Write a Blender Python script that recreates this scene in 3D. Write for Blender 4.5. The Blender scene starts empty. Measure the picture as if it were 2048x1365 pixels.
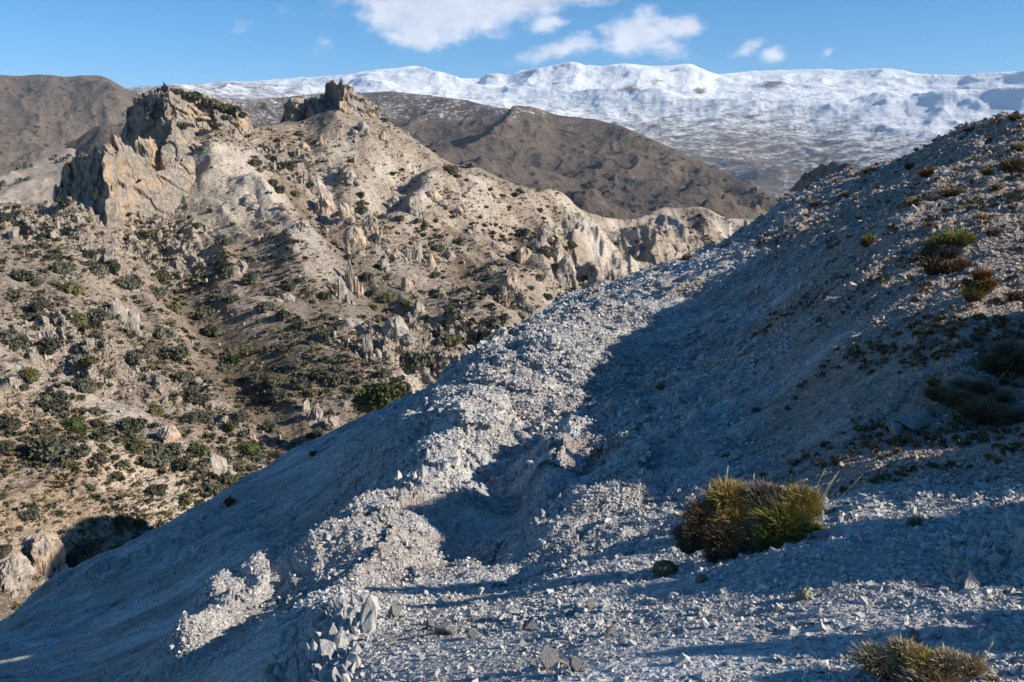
import bpy, math, random
import numpy as np
R = math.radians
S = bpy.context.scene
col = S.collection
rng = np.random.default_rng(7)
random.seed(7)

# ------------------------------------------------------------------ camera
F = 1700.0; PITCH = math.atan(332.5 / F); CP, SP = math.cos(PITCH), math.sin(PITCH)
cam = bpy.data.objects.new('camera', bpy.data.cameras.new('camera')); col.objects.link(cam)
cam.data.sensor_width = 36; cam.data.lens = 36 * F / 2048; cam.data.sensor_fit = 'HORIZONTAL'
cam.data.clip_start = 0.1; cam.data.clip_end = 60000
cam.rotation_euler = (math.pi / 2 - PITCH, 0, 0)
S.camera = cam

SUN_AZ = R(104.0)      # clockwise from the view direction (+Y)
SUN_EL = R(27.0)
sun_dir = np.array([math.sin(SUN_AZ) * math.cos(SUN_EL), math.cos(SUN_AZ) * math.cos(SUN_EL), math.sin(SUN_EL)])

def ray(px, py):
    """photo pixel -> azimuth (clockwise from +Y) and tangent of the elevation"""
    cx = (np.asarray(px, float) - 1024) / F; cy = (682.5 - np.asarray(py, float)) / F
    x = cx; y = CP + cy * SP; z = -SP + cy * CP
    return np.arctan2(x, y), z / np.hypot(x, y)
def unray(az, E):
    x = np.sin(az); y = np.cos(az); z = E
    d = y * CP - z * SP
    return 1024 + F * x / d, 682.5 - F * (y * SP + z * CP) / d

# ------------------------------------------------------------------ noise
def _h(ix, iy, iz, seed):
    n = (ix.astype(np.uint32) * np.uint32(374761393) + iy.astype(np.uint32) * np.uint32(668265263)
         + iz.astype(np.uint32) * np.uint32(2147483647) + np.uint32((seed * 974634777) & 0xffffffff))
    n = (n ^ (n >> np.uint32(13))) * np.uint32(1274126177)
    n = (n ^ (n >> np.uint32(16))) * np.uint32(2246822519)
    return n ^ (n >> np.uint32(15))
def noise2(x, y, seed=0):
    x = np.asarray(x, float); y = np.asarray(y, float)
    xi = np.floor(x); yi = np.floor(y); fx = x - xi; fy = y - yi
    xi = xi.astype(np.int64); yi = yi.astype(np.int64); zi = np.zeros_like(xi)
    u = fx * fx * fx * (fx * (fx * 6 - 15) + 10); v = fy * fy * fy * (fy * (fy * 6 - 15) + 10)
    def g(a, b):
        t = (_h(xi + a, yi + b, zi, seed) & np.uint32(0xffff)) * (2 * math.pi / 65536)
        return np.cos(t) * (fx - a) + np.sin(t) * (fy - b)
    a = g(0, 0); b = g(1, 0); c = g(0, 1); d = g(1, 1)
    return ((a * (1 - u) + b * u) * (1 - v) + (c * (1 - u) + d * u) * v) * 1.5
def noise3(x, y, z, seed=0):
    xi = np.floor(x); yi = np.floor(y); zi = np.floor(z); fx = x - xi; fy = y - yi; fz = z - zi
    xi = xi.astype(np.int64); yi = yi.astype(np.int64); zi = zi.astype(np.int64)
    s = lambda t: t * t * (3 - 2 * t)
    u, v, w = s(fx), s(fy), s(fz)
    g = lambda a, b, c: (_h(xi + a, yi + b, zi + c, seed) & np.uint32(0xffff)) / 32767.5 - 1
    l = lambda a, b, t: a + (b - a) * t
    return l(l(l(g(0,0,0), g(1,0,0), u), l(g(0,1,0), g(1,1,0), u), v), l(l(g(0,0,1), g(1,0,1), u), l(g(0,1,1), g(1,1,1), u), v), w)
def fbm(x, y, lam, oct=5, gain=.5, seed=0):
    s = 0; a = 1.0; t = 0
    for o in range(oct):
        s = s + a * noise2(x / lam + 17.3 * o, y / lam - 9.1 * o, seed + o); t += a; a *= gain; lam *= .5
    return s / t
def ridged(x, y, lam, oct=5, gain=.5, seed=0):
    s = 0; a = 1.0; t = 0; w = 1.0
    for o in range(oct):
        n = 1 - np.abs(noise2(x / lam + 5.7 * o, y / lam + 3.3 * o, seed + o)) * 1.6
        n = np.clip(n, 0, 1) ** 2
        s = s + a * n * w; w = np.clip(n * 1.6, 0, 1); t += a; a *= gain; lam *= .5
    return s / t
def fbm3(x, y, z, lam, oct=4, gain=.5, seed=0):
    s = 0; a = 1.0; t = 0
    for o in range(oct):
        s = s + a * noise3(x / lam + 7.3 * o, y / lam - 4.1 * o, z / lam + 2.2 * o, seed + o); t += a; a *= gain; lam *= .5
    return s / t
def worley2(x, y, lam, seed=0):
    """distance to the nearest cell point and a random value of that cell"""
    x = x / lam; y = y / lam
    xi = np.floor(x).astype(np.int64); yi = np.floor(y).astype(np.int64); z = np.zeros_like(xi)
    best = np.full(x.shape, 9.0); val = np.zeros(x.shape)
    for a in (-1, 0, 1):
        for b in (-1, 0, 1):
            h = _h(xi + a, yi + b, z, seed)
            qx = xi + a + (h & np.uint32(0xfff)) / 4096.; qy = yi + b + ((h >> np.uint32(12)) & np.uint32(0xfff)) / 4096.
            d = (qx - x) ** 2 + (qy - y) ** 2
            m = d < best; best = np.where(m, d, best); val = np.where(m, (h >> np.uint32(24)) / 255., val)
    return np.sqrt(best), val
def sstep(a, b, x):
    t = np.clip((x - a) / (b - a), 0, 1); return t * t * (3 - 2 * t)

# ------------------------------------------------------------------ meshes
def grid_faces(nr, na):
    i = np.arange(nr - 1)[:, None]; j = np.arange(na - 1)[None, :]
    a = i * na + j
    return np.stack([a, a + 1, a + na + 1, a + na], -1).reshape(-1, 4)
def mesh_np(name, V, Fc, mat=None, smooth=True, attrs=None):
    """V (n,3), Fc (m,k) with one k for all faces"""
    me = bpy.data.meshes.new(name)
    V = np.ascontiguousarray(V, dtype=np.float32); Fc = np.ascontiguousarray(Fc, dtype=np.int32)
    m, k = Fc.shape
    me.vertices.add(len(V)); me.vertices.foreach_set('co', V.ravel())
    me.loops.add(m * k); me.loops.foreach_set('vertex_index', Fc.ravel())
    me.polygons.add(m); me.polygons.foreach_set('loop_start', np.arange(0, m * k, k, dtype=np.int32))
    me.polygons.foreach_set('loop_total', np.full(m, k, dtype=np.int32))
    me.polygons.foreach_set('use_smooth', np.full(m, bool(smooth)))
    for nm, v in (attrs or {}).items():
        at = me.attributes.new(nm, 'FLOAT', 'POINT'); at.data.foreach_set('value', np.ascontiguousarray(v, dtype=np.float32).ravel())
    if mat: me.materials.append(mat)
    me.update(calc_edges=True)
    return me
def obj(name, me, parent=None, loc=(0, 0, 0)):
    o = bpy.data.objects.new(name, me); col.objects.link(o); o.location = loc
    if parent: o.parent = parent
    return o
def tag(o, label=None, cat=None, group=None, kind=None):
    if label: o['label'] = label
    if cat: o['category'] = cat
    if group: o['group'] = group
    if kind: o['kind'] = kind
    return o

# ------------------------------------------------------------------ terrain patches: a heightfield on a polar grid
class Patch:
    """curves run near to far; each is a list of knots: (px, py, r) from the photo or (az_deg, z, r, 0)"""
    def __init__(s, curves, az, rho):
        s.az = az; s.rho = rho
        K = len(curves); Rk = np.zeros((K, len(az))); Ek = np.zeros((K, len(az)))
        for k, c in enumerate(curves):
            if callable(c): Rk[k], Ek[k] = c(Rk[k-1], Ek[k-1]); continue
            A = []; RR = []; EE = []
            for q in c:
                if len(q) == 4: A.append(R(q[0])); RR.append(math.log(q[2])); EE.append(q[1] / q[2])
                else:
                    a, e = ray(q[0], q[1]); A.append(float(a)); RR.append(math.log(q[2])); EE.append(float(e))
            o = np.argsort(A); A = np.array(A)[o]; RR = np.array(RR)[o]; EE = np.array(EE)[o]
            Rk[k] = s.pch1(A, RR, az); Ek[k] = s.pch1(A, EE, az)
        for k in range(1, K): Rk[k] = np.maximum(Rk[k], Rk[k-1] + .02)
        s.Rk, s.Ek = Rk, Ek
        E = s.pchip(Rk, Ek, rho)
        s.r = np.exp(rho)[:, None] * np.ones((1, len(az)))
        s.X = s.r * np.sin(az)[None]; s.Y = s.r * np.cos(az)[None]; s.Z = E * s.r
    @staticmethod
    def pch1(x, y, q):
        h = np.diff(x); d = np.diff(y) / h; m = np.zeros(len(x)); m[0] = d[0]; m[-1] = d[-1]
        for i in range(1, len(x) - 1):
            m[i] = 0 if d[i-1] * d[i] <= 0 else 2 * d[i-1] * d[i] / (d[i-1] + d[i])
        q = np.clip(q, x[0], x[-1]); i = np.clip(np.searchsorted(x, q) - 1, 0, len(h) - 1)
        t = (q - x[i]) / h[i]
        return (2*t**3-3*t**2+1)*y[i] + (t**3-2*t**2+t)*h[i]*m[i] + (-2*t**3+3*t**2)*y[i+1] + (t**3-t**2)*h[i]*m[i+1]
    @staticmethod
    def pchip(X, Y, q):
        K, n = X.shape; h = np.diff(X, axis=0); d = np.diff(Y, axis=0) / h
        m = np.zeros((K, n)); m[0] = d[0]; m[-1] = d[-1]
        for i in range(1, K - 1):
            p = d[i-1] * d[i]
            m[i] = np.where(p <= 0, 0, 2 * p / np.where(np.abs(d[i-1] + d[i]) < 1e-12, 1, d[i-1] + d[i]))
        out = np.zeros((len(q), n)); Q = q[:, None] * np.ones((1, n))
        for i in range(K - 1):
            t = (Q - X[i]) / h[i]
            lo = Q >= X[i] if i else np.ones_like(Q, bool)
            t = np.clip(t, 0, 1)
            v = (2*t**3-3*t**2+1)*Y[i] + (t**3-2*t**2+t)*h[i]*m[i] + (-2*t**3+3*t**2)*Y[i+1] + (t**3-t**2)*h[i]*m[i+1]
            out = np.where(lo, v, out)
        return out
    def V(s): return np.stack([s.X, s.Y, s.Z], -1).reshape(-1, 3)
    def build(s, name, mat, attrs=None, smooth=True):
        me = mesh_np(name, s.V(), grid_faces(*s.X.shape)[:, ::-1], mat, smooth, attrs)
        return obj(name, me)
    def z(s, x, y):
        a = np.arctan2(x, y); rr = np.log(np.hypot(x, y))
        j = np.interp(a, s.az, np.arange(len(s.az))); i = np.interp(rr, s.rho, np.arange(len(s.rho)))
        j0 = np.clip(j.astype(int) if hasattr(j, 'astype') else int(j), 0, len(s.az) - 2); i0 = np.clip(i.astype(int) if hasattr(i, 'astype') else int(i), 0, len(s.rho) - 2)
        u = j - j0; v = i - i0; Z = s.Z
        return (Z[i0, j0]*(1-u)+Z[i0, j0+1]*u)*(1-v) + (Z[i0+1, j0]*(1-u)+Z[i0+1, j0+1]*u)*v
    def hit(s, px, py, rmin=0):
        """first ground point seen at a photo pixel (or None)"""
        a, e = ray(px, py); a = float(a); e = float(e)
        if not s.az[0] < a < s.az[-1]: return None
        j = int(np.searchsorted(s.az, a)) - 1; u = (a - s.az[j]) / (s.az[j+1] - s.az[j])
        zc = s.Z[:, j] * (1 - u) + s.Z[:, j+1] * u; rr = np.exp(s.rho); E = zc / rr
        k = np.nonzero((E >= e) & (rr > rmin))[0]
        if not len(k): return None
        k = k[0]
        if k:
            t = (e - E[k-1]) / (E[k] - E[k-1] + 1e-12); t = min(max(t, 0), 1); r_ = rr[k-1] + t * (rr[k] - rr[k-1]); z_ = zc[k-1] + t * (zc[k] - zc[k-1])
        else: r_ = rr[0]; z_ = zc[0]
        return np.array([r_ * math.sin(a), r_ * math.cos(a), z_])
    def visible(s):
        E = s.Z / s.r; m = np.maximum.accumulate(E, 0); prev = np.vstack([np.full((1, E.shape[1]), -9.), m[:-1]])
        return E >= prev - 1e-4
def az_grid(segs):
    """segs: (deg0, deg1, n) joined"""
    out = []
    for a, b, n in segs: out.append(np.linspace(R(a), R(b), n, endpoint=False))
    return np.concatenate(out + [np.array([R(segs[-1][1])])])
def rho_grid(segs): 
    out = []
    for a, b, n in segs: out.append(np.linspace(math.log(a), math.log(b), n, endpoint=False))
    return np.concatenate(out + [np.array([math.log(segs[-1][1])])])

# ------------------------------------------------------------------ node materials
class NT:
    def __init__(s, tree): s.t = tree
    def n(s, typ, **kw):
        nd = s.t.nodes.new(typ)
        for k, v in kw.items():
            if k == 'ins':
                for a, b in v.items():
                    if isinstance(b, bpy.types.NodeSocket): s.t.links.new(b, nd.inputs[a])
                    elif b is not None: nd.inputs[a].default_value = b
            else: setattr(nd, k, v)
        return nd
    def coord(s, sc=(1, 1, 1), kind='Object', rot=(0, 0, 0)):
        c = s.n('ShaderNodeTexCoord')
        return s.n('ShaderNodeMapping', ins={'Vector': c.outputs[kind], 'Scale': sc, 'Rotation': rot}).outputs[0]
    def noise(s, vec, scale, detail=5, rough=.55, dist=0., out='Fac'):
        return s.n('ShaderNodeTexNoise', ins={'Vector': vec, 'Scale': scale, 'Detail': detail, 'Roughness': rough, 'Distortion': dist}).outputs[out]
    def voro(s, vec, scale, feature='F1', out='Distance', rand=1.):
        return s.n('ShaderNodeTexVoronoi', feature=feature, ins={'Vector': vec, 'Scale': scale, 'Randomness': rand}).outputs[out]
    def ramp(s, fac, stops, interp='LINEAR'):
        nd = s.n('ShaderNodeValToRGB', ins={'Fac': fac}); cr = nd.color_ramp; cr.interpolation = interp
        while len(cr.elements) > 1: cr.elements.remove(cr.elements[-1])
        for i, (p, c) in enumerate(stops):
            e = cr.elements[0] if i == 0 else cr.elements.new(p)
            e.position = p; e.color = (*c, 1) if isinstance(c, tuple) else (c, c, c, 1)
        return nd.outputs[0]
    def mix(s, fac, a, b, mode='MIX'):
        nd = s.n('ShaderNodeMix', data_type='RGBA', blend_type=mode)
        def put(i, v):
            if isinstance(v, bpy.types.NodeSocket): s.t.links.new(v, nd.inputs[i])
            elif isinstance(v, tuple): nd.inputs[i].default_value = (*v, 1)
            else: nd.inputs[i].default_value = v if i == 0 else (v, v, v, 1)
        put(0, fac); put(6, a); put(7, b)
        return nd.outputs[2]
    def m(s, op, a, b=None, c=None, clamp=False):
        nd = s.n('ShaderNodeMath', operation=op, use_clamp=clamp)
        for i, v in enumerate((a, b, c)):
            if v is None: continue
            if isinstance(v, bpy.types.NodeSocket): s.t.links.new(v, nd.inputs[i])
            else: nd.inputs[i].default_value = v
        return nd.outputs[0]
    def attr(s, name): return s.n('ShaderNodeAttribute', attribute_name=name).outputs['Fac']
def material(name, fn, rough=.9):
    m = bpy.data.materials.new(name); m.use_nodes = True; t = m.node_tree; t.nodes.clear()
    N = NT(t); out = N.n('ShaderNodeOutputMaterial'); b = N.n('ShaderNodeBsdfPrincipled')
    b.inputs['Roughness'].default_value = rough; b.inputs['Specular IOR Level'].default_value = .15
    t.links.new(b.outputs[0], out.inputs[0])
    r = fn(N)
    c, h = r[0], r[1]
    if isinstance(c, bpy.types.NodeSocket): t.links.new(c, b.inputs['Base Color'])
    else: b.inputs['Base Color'].default_value = (*c, 1)
    if h is not None:
        bp = N.n('ShaderNodeBump', ins={'Height': h, 'Strength': r[2], 'Distance': r[3]}); t.links.new(bp.outputs[0], b.inputs['Normal'])
    if len(r) > 4: b.inputs['Subsurface Weight'].default_value = 0; t.links.new(r[4], b.inputs['Roughness'])
    return m
# ------------------------------------------------------------------ light and sky
sl = bpy.data.lights.new('sun', 'SUN'); sl.energy = 5.0; sl.angle = R(.53); sl.color = (1, .91, .78)
so = bpy.data.objects.new('sun', sl); col.objects.link(so)
from mathutils import Vector
so.rotation_euler = Vector(sun_dir.tolist()).to_track_quat('Z', 'Y').to_euler()
W = bpy.data.worlds.new('World'); S.world = W; W.use_nodes = True; W.node_tree.nodes.clear(); N = NT(W.node_tree)
sky = N.n('ShaderNodeTexSky', sky_type='NISHITA', sun_disc=False, sun_elevation=SUN_EL, sun_rotation=SUN_AZ, altitude=2800, air_density=1.0, dust_density=0, ozone_density=3)
skyc = N.n('ShaderNodeHueSaturation', ins={'Hue': .496, 'Saturation': 1.42, 'Value': 1.12, 'Color': sky.outputs[0]}).outputs[0]
tc = N.n('ShaderNodeTexCoord').outputs['Generated']
sep = N.n('ShaderNodeSeparateXYZ', ins={0: tc})
# clouds in direction space: tangents of bearing and elevation, plus a wandering noise
u = N.m('DIVIDE', sep.outputs[0], sep.outputs[1]); v = N.m('DIVIDE', sep.outputs[2], sep.outputs[1])
uv = N.n('ShaderNodeCombineXYZ', ins={0: u, 1: v}).outputs[0]
n1 = N.noise(N.n('ShaderNodeMapping', ins={'Vector': uv, 'Scale': (1, 1.5, 1)}).outputs[0], 11, 8, .6, .3)
n2 = N.noise(N.n('ShaderNodeMapping', ins={'Vector': uv, 'Scale': (1, 1.5, 1), 'Location': (3, 5, 0)}).outputs[0], 30, 6, .6)
total = None
for (cx, cy, rx, ry, w, rot) in [(860, 20, 150, 68, 1.25, 0), (950, 10, 130, 60, 1.2, 0), (905, -50, 190, 95, 1.2, 0), (1000, 20, 150, 36, .85, 12), (1080, -15, 170, 48, 1.1, 8), (830, 75, 60, 30, .85, 0), (760, -70, 70, 60, .8, 0),
                               (1290, 68, 95, 38, 1.0, 0), (1380, 60, 50, 30, .75, 0), (1330, 92, 70, 25, .85, 0), (1250, 85, 50, 25, .7, 0), (1120, 96, 95, 26, .85, 15), (1095, 50, 45, 25, .6, 10),
                               (1490, 100, 38, 13, .62, 25), (1548, 108, 26, 18, .6, 0), (1655, 106, 26, 18, .68, 30), (655, 85, 30, 20, .30, 0), (490, 50, 40, 26, .24, 0), (645, 5, 80, 40, .3, 0)]:
    a0, e0 = ray(cx, cy); U0 = math.tan(float(a0)); V0 = float(e0) / math.cos(float(a0))
    mp = N.n('ShaderNodeMapping', ins={'Vector': uv, 'Location': (-U0, -V0, 0)}).outputs[0]
    mp = N.n('ShaderNodeMapping', ins={'Vector': mp, 'Rotation': (0, 0, R(-rot))}).outputs[0]
    mp = N.n('ShaderNodeMapping', ins={'Vector': mp, 'Scale': (F / rx * CP, F / ry * CP, 1)}).outputs[0]
    ln = N.n('ShaderNodeVectorMath', operation='LENGTH', ins={0: mp}).outputs['Value']
    b = N.m('MULTIPLY', N.m('SUBTRACT', 1.15, ln), w)
    total = b if total is None else N.m('SMOOTH_MAX', total, b, .35)
dens = N.m('ADD', total, N.m('MULTIPLY', N.m('SUBTRACT', n1, .5), 2.0))
dens = N.m('ADD', dens, N.m('MULTIPLY', N.m('SUBTRACT', n2, .5), 1.3))
alpha = N.n('ShaderNodeMapRange', interpolation_type='SMOOTHSTEP', ins={'Value': dens, 'From Min': .08, 'From Max': .85, 'To Min': 0, 'To Max': .93}).outputs[0]
front = N.m('GREATER_THAN', sep.outputs[1], .05)
alpha = N.m('MULTIPLY', alpha, front)
shade = N.n('ShaderNodeMapRange', ins={'Value': N.m('ADD', N.m('MULTIPLY', v, 2.6), N.m('MULTIPLY', n2, -.5)), 'From Min': .05, 'From Max': .32}).outputs[0]
ccol = N.mix(shade, (7.6, 7.8, 8.5), (4.9, 5.3, 6.5))
fin = N.mix(alpha, skyc, ccol)
bg = N.n('ShaderNodeBackground', ins={'Color': fin, 'Strength': .078})
W.node_tree.links.new(bg.outputs[0], N.n('ShaderNodeOutputWorld').inputs[0])
S.view_settings.view_transform = 'Standard'; S.view_settings.look = 'None'; S.view_settings.exposure = .82; S.view_settings.gamma = 1
S.cycles.use_denoising = True
S.cycles.max_bounces = 5; S.cycles.diffuse_bounces = 3; S.cycles.volume_step_rate = 1; S.cycles.volume_bounces = 0
S.cycles.use_adaptive_sampling = True; S.cycles.adaptive_threshold = .025
# ------------------------------------------------------------------ near slope
def seg_dist(X, Y, P):
    """distance to a polyline of (x,y) and the parameter along it"""
    best = np.full(X.shape, 1e9); tt = np.zeros(X.shape); side = np.zeros(X.shape); n = len(P) - 1
    for k in range(n):
        (ax, ay), (bx, by) = P[k], P[k+1]; dx, dy = bx - ax, by - ay; L = dx*dx + dy*dy
        t = np.clip(((X-ax)*dx + (Y-ay)*dy) / L, 0, 1); qx = X-ax-t*dx; qy = Y-ay-t*dy; d = np.hypot(qx, qy)
        m = d < best; best = np.where(m, d, best); tt = np.where(m, (k+t)/n, tt); side = np.where(m, np.sign(dx*qy - dy*qx), side)
    return best, tt, side
SHADOW_KNOLLS = [(9.2, 8.9, 1.35, 1.3), (8.0, 7.9, .9, .9)]  # unseen bumps added on the sun side to shade the gully
azF = az_grid([(-75, -34, 50), (-34, 34, 1000), (34, 80, 120)])
rhF = rho_grid([(.7, 2.3, 20), (2.3, 6.5, 270), (6.5, 12, 180), (12, 52, 430), (52, 130, 26)])
def YC(L):
    """knots given with their depth along y instead of the radius"""
    out = []
    for q in L:
        if len(q) == 4: out.append(q)
        else: out.append((q[0], q[1], q[2] / math.cos(float(ray(q[0], q[1])[0]))))
    return out
curvesF = [
 [(-75, -1.55, .7, 0), (80, -1.55, .7, 0)],
 YC([(-75, -9, 11, 0), (-200, 1440, 8), (0, 1440, 8.6), (300, 1440, 7), (480, 1430, 4.6), (620, 1430, 3.5), (900, 1430, 2.8), (1500, 1430, 2.4), (2048, 1430, 2.2), (80, -.9, 2.4, 0)]),
 YC([(-75, -12, 16, 0), (0, 1340, 13.5), (300, 1320, 9.8), (450, 1290, 8), (560, 1275, 6.7), (640, 1215, 6.1), (700, 1195, 6.1), (840, 1210, 5.6), (1000, 1195, 5.5), (1150, 1160, 5.4), (1350, 1125, 5.3), (1500, 1080, 5.4), (1640, 1020, 5.6), (1750, 975, 5.9), (1900, 940, 6.1), (2048, 905, 6.3), (42, -1.4, 8.5, 0), (60, -.8, 7, 0), (80, 0, 6, 0)]),
 YC([(-75, -15, 20, 0), (0, 1300, 17.5), (300, 1220, 16), (500, 1180, 13), (640, 1200, 10.2), (760, 1185, 9.4), (900, 1190, 8.4), (1000, 1182, 8), (1150, 1130, 8), (1350, 1082, 7.5), (1500, 1035, 7.4), (1640, 985, 7.5), (1750, 945, 7.7), (1900, 895, 8), (2048, 850, 8.3), (42, -1.4, 11, 0), (60, -.4, 9, 0), (80, .4, 7.5, 0)]),
 YC([(-75, -18, 24, 0), (0, 1275, 19), (300, 1140, 20), (480, 1090, 18), (640, 1120, 15), (760, 1110, 13), (860, 1090, 11.8), (1000, 1085, 11), (1100, 1050, 11.4), (1200, 1008, 11.6), (1300, 963, 11.7), (1500, 883, 11.5), (1700, 800, 10.3), (1900, 720, 9.8), (2048, 670, 10), (42, -.8, 13.5, 0), (60, .2, 11, 0), (80, 1, 9, 0)]),
 YC([(-75, -19, 26, 0), (0, 1255, 21.5), (300, 1078, 23.5), (480, 1000, 24), (640, 940, 23), (760, 900, 20), (860, 900, 18), (1000, 885, 17.4), (1100, 870, 17.4), (1200, 850, 17.6), (1300, 826, 17.6), (1400, 795, 17.4), (1500, 753, 17), (1600, 700, 15.3), (1700, 640, 14.6), (1800, 590, 14.3), (1900, 555, 14.3), (2048, 510, 14.8), (42, -.3, 20, 0), (60, 1, 14, 0), (80, 1.8, 11, 0)]),
 YC([(-75, -20, 27, 0), (0, 1248, 22.5), (300, 1072, 24.5), (480, 980, 27), (640, 900, 28), (760, 850, 28), (860, 820, 26), (960, 775, 24), (1100, 720, 22), (1300, 690, 24.5), (1400, 662, 25), (1500, 632, 24.5), (1600, 580, 23), (1700, 522, 21), (1850, 460, 19.5), (2048, 405, 20), (42, .6, 29, 0), (60, 1.7, 18, 0), (80, 2.2, 12.5, 0)]),
 YC([(-75, -20.5, 27.3, 0), (0, 1245, 22.8), (300, 1070, 25), (480, 972, 28.5), (640, 880, 32), (760, 825, 34), (860, 788, 35), (960, 745, 35), (1050, 675, 34), (1100, 640, 33), (1200, 600, 33), (1330, 560, 32), (1500, 508, 32), (1640, 450, 32), (1750, 408, 32), (1900, 350, 31), (2048, 300, 30), (42, 2.0, 37, 0), (60, 2.2, 22, 0), (80, 2.2, 14, 0)]),
 YC([(-75, -21, 27.5, 0), (-300, 1400, 22), (0, 1243, 23), (110, 1150, 24), (210, 1110, 24.7), (290, 1075, 25.4), (400, 1010, 27.5), (480, 965, 29), (560, 920, 31), (640, 875, 33), (700, 845, 34.5), (780, 810, 36), (860, 780, 37), (900, 755, 37), (960, 735, 37), (1000, 690, 37), (1060, 650, 38.5), (1120, 610, 40), (1200, 580, 42), (1270, 555, 43), (1330, 530, 44), (1390, 515, 45), (1450, 490, 46), (1480, 470, 46), (1530, 440, 46), (1570, 402, 46), (1600, 388, 45), (1650, 368, 44), (1700, 355, 42.5), (1750, 340, 41.5), (1830, 315, 40), (1880, 287, 39), (1940, 265, 37), (2000, 245, 36), (2048, 233, 35), (42, 3.6, 45, 0), (60, 2.6, 27, 0), (80, 2, 16, 0)]),
 lambda Rk, Ek: (Rk + .10, Ek - .035),
 lambda Rk, Ek: (Rk + .32, Ek - .45),
 lambda Rk, Ek: (np.full_like(Rk, math.log(140)), np.full_like(Ek, -.62)),
]
PF = Patch(curvesF, azF, rhF)
def PT(px, py, r):
    a, e = ray(px, py); return (r * math.sin(a), r * math.cos(a))
# ribs running down the face: (points, height, width)
ribs = [([PT(985, 740, 33), PT(965, 800, 26), PT(935, 880, 20.5), PT(915, 980, 16.5), PT(870, 1080, 14), PT(780, 1160, 12), PT(680, 1205, 9.8)], .85, 1.5),
        ([PT(1018, 850, 18.5), PT(1010, 950, 14.5), PT(995, 1050, 12)], -.22, .45),
        ([PT(478, 1232, 12.5), PT(432, 1300, 9.6), PT(385, 1370, 8.2)], .34, .34),
        ([PT(1150, 870, 16), PT(1110, 950, 13), PT(1060, 1060, 11.2)], .45, .5),
        ([PT(1340, 800, 18.5), PT(1290, 880, 15), PT(1210, 980, 12), PT(1150, 1080, 9.6)], .25, 1.5)]
X, Y, Z0 = PF.X, PF.Y, PF.Z.copy()
dz = np.zeros_like(X); wX = X + .5 * fbm(X, Y, 2.5, 3, seed=31); wY = Y + .5 * fbm(X, Y, 2.5, 3, seed=41)
ribmask = np.zeros_like(X)
for P, hh, ww in ribs:
    d, t, sd = seg_dist(wX, wY, P); w2 = ww * (.7 + .6 * (1 - t)); g = np.exp(-(d / w2) ** 2)
    dz += hh * g * np.clip(t * 5 + .1, 0, 1); ribmask = np.maximum(ribmask, np.exp(-(d / (w2 * 1.6)) ** 2) * (hh > 0))
PX, PY = unray(azF[None] * np.ones_like(X), PF.Z / PF.r)
near = PF.r < 7.5
# the sunlit pale slope is lumpy rubble, the shaded faces smoother
rough = np.clip(.35 + ribmask + sstep(13, 30, PF.r) * sstep(1000, 1080, PX) * .5 + .8 * (fbm(X, Y, 5, 3, seed=3)), .18, 1.2)
rough = rough + sstep(1600, 1900, PX) * np.clip(.65 - rough, 0, 1)
sc = np.clip(PF.r / 18, .25, 1.3)
lump = np.zeros_like(X)
for lam, amp in ((1.6, .16), (.7, .10), (.32, .055)):
    dd, vv = worley2(X + .3 * lam * noise2(X / lam * 2, Y / lam * 2, 5), Y + .3 * lam * noise2(X / lam * 2, Y / lam * 2, 8), lam, 11 + int(lam * 10))
    lump += amp * ((1 - dd) * .6 + vv * .5 - .4)
big = worley2(X + .5 * noise2(X, Y, 5), Y + .5 * noise2(X, Y, 6), 1.1, 77)
dz += ribmask * (.30 * big[1] * sstep(.8, .35, big[0]) + .22 * fbm(X, Y, 1.3, 4, .6, 78))
dz += .28 * fbm(X, Y, 6, 4, seed=1) * sc + 1.7 * lump * rough * np.clip(PF.r / 14, .25, 1.5) + .05 * fbm(X, Y, .25, 3, .6, 9) * rough
# fine rills down the shaded left face
al = X * math.cos(R(30)) + Y * math.sin(R(30)); ac = -X * math.sin(R(30)) + Y * math.cos(R(30))
dz += .17 * (ridged(ac + .4 * fbm(X, Y, 3, 2, seed=23), al * .2, 1.9, 4, .55, 21) - .3) * sc
# rock outcrop under the camera's left: broken slabs standing up
PF.Z += dz * sstep(1.2, 3, PF.r)
# unseen knolls and lumps beside the frame, added to cast shadows into it
for kx, ky, kh, kw in SHADOW_KNOLLS: PF.Z += kh * np.exp(-(((X - kx) ** 2 + (Y - ky) ** 2) / kw ** 2) ** 1.5)
wn = sstep(2.6, 3.6, X - .25 * Y) * sstep(7.5, 6, X) * sstep(6.6, 5.8, Y) * sstep(1.6, 2.2, Y)  # out-of-view lumps, added so their shadows streak the bench
PF.Z += wn * 1.15 * sstep(-.12, .42, fbm(X, Y, 1.25, 4, .6, seed=333))
H = np.gradient(PF.Z, axis=1)
vis = PF.visible()
soil = sstep(1350, 1850, PX + 250 * fbm(X, Y, 4, 4, seed=77) * 2) * (PF.r > 6.2)
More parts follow.
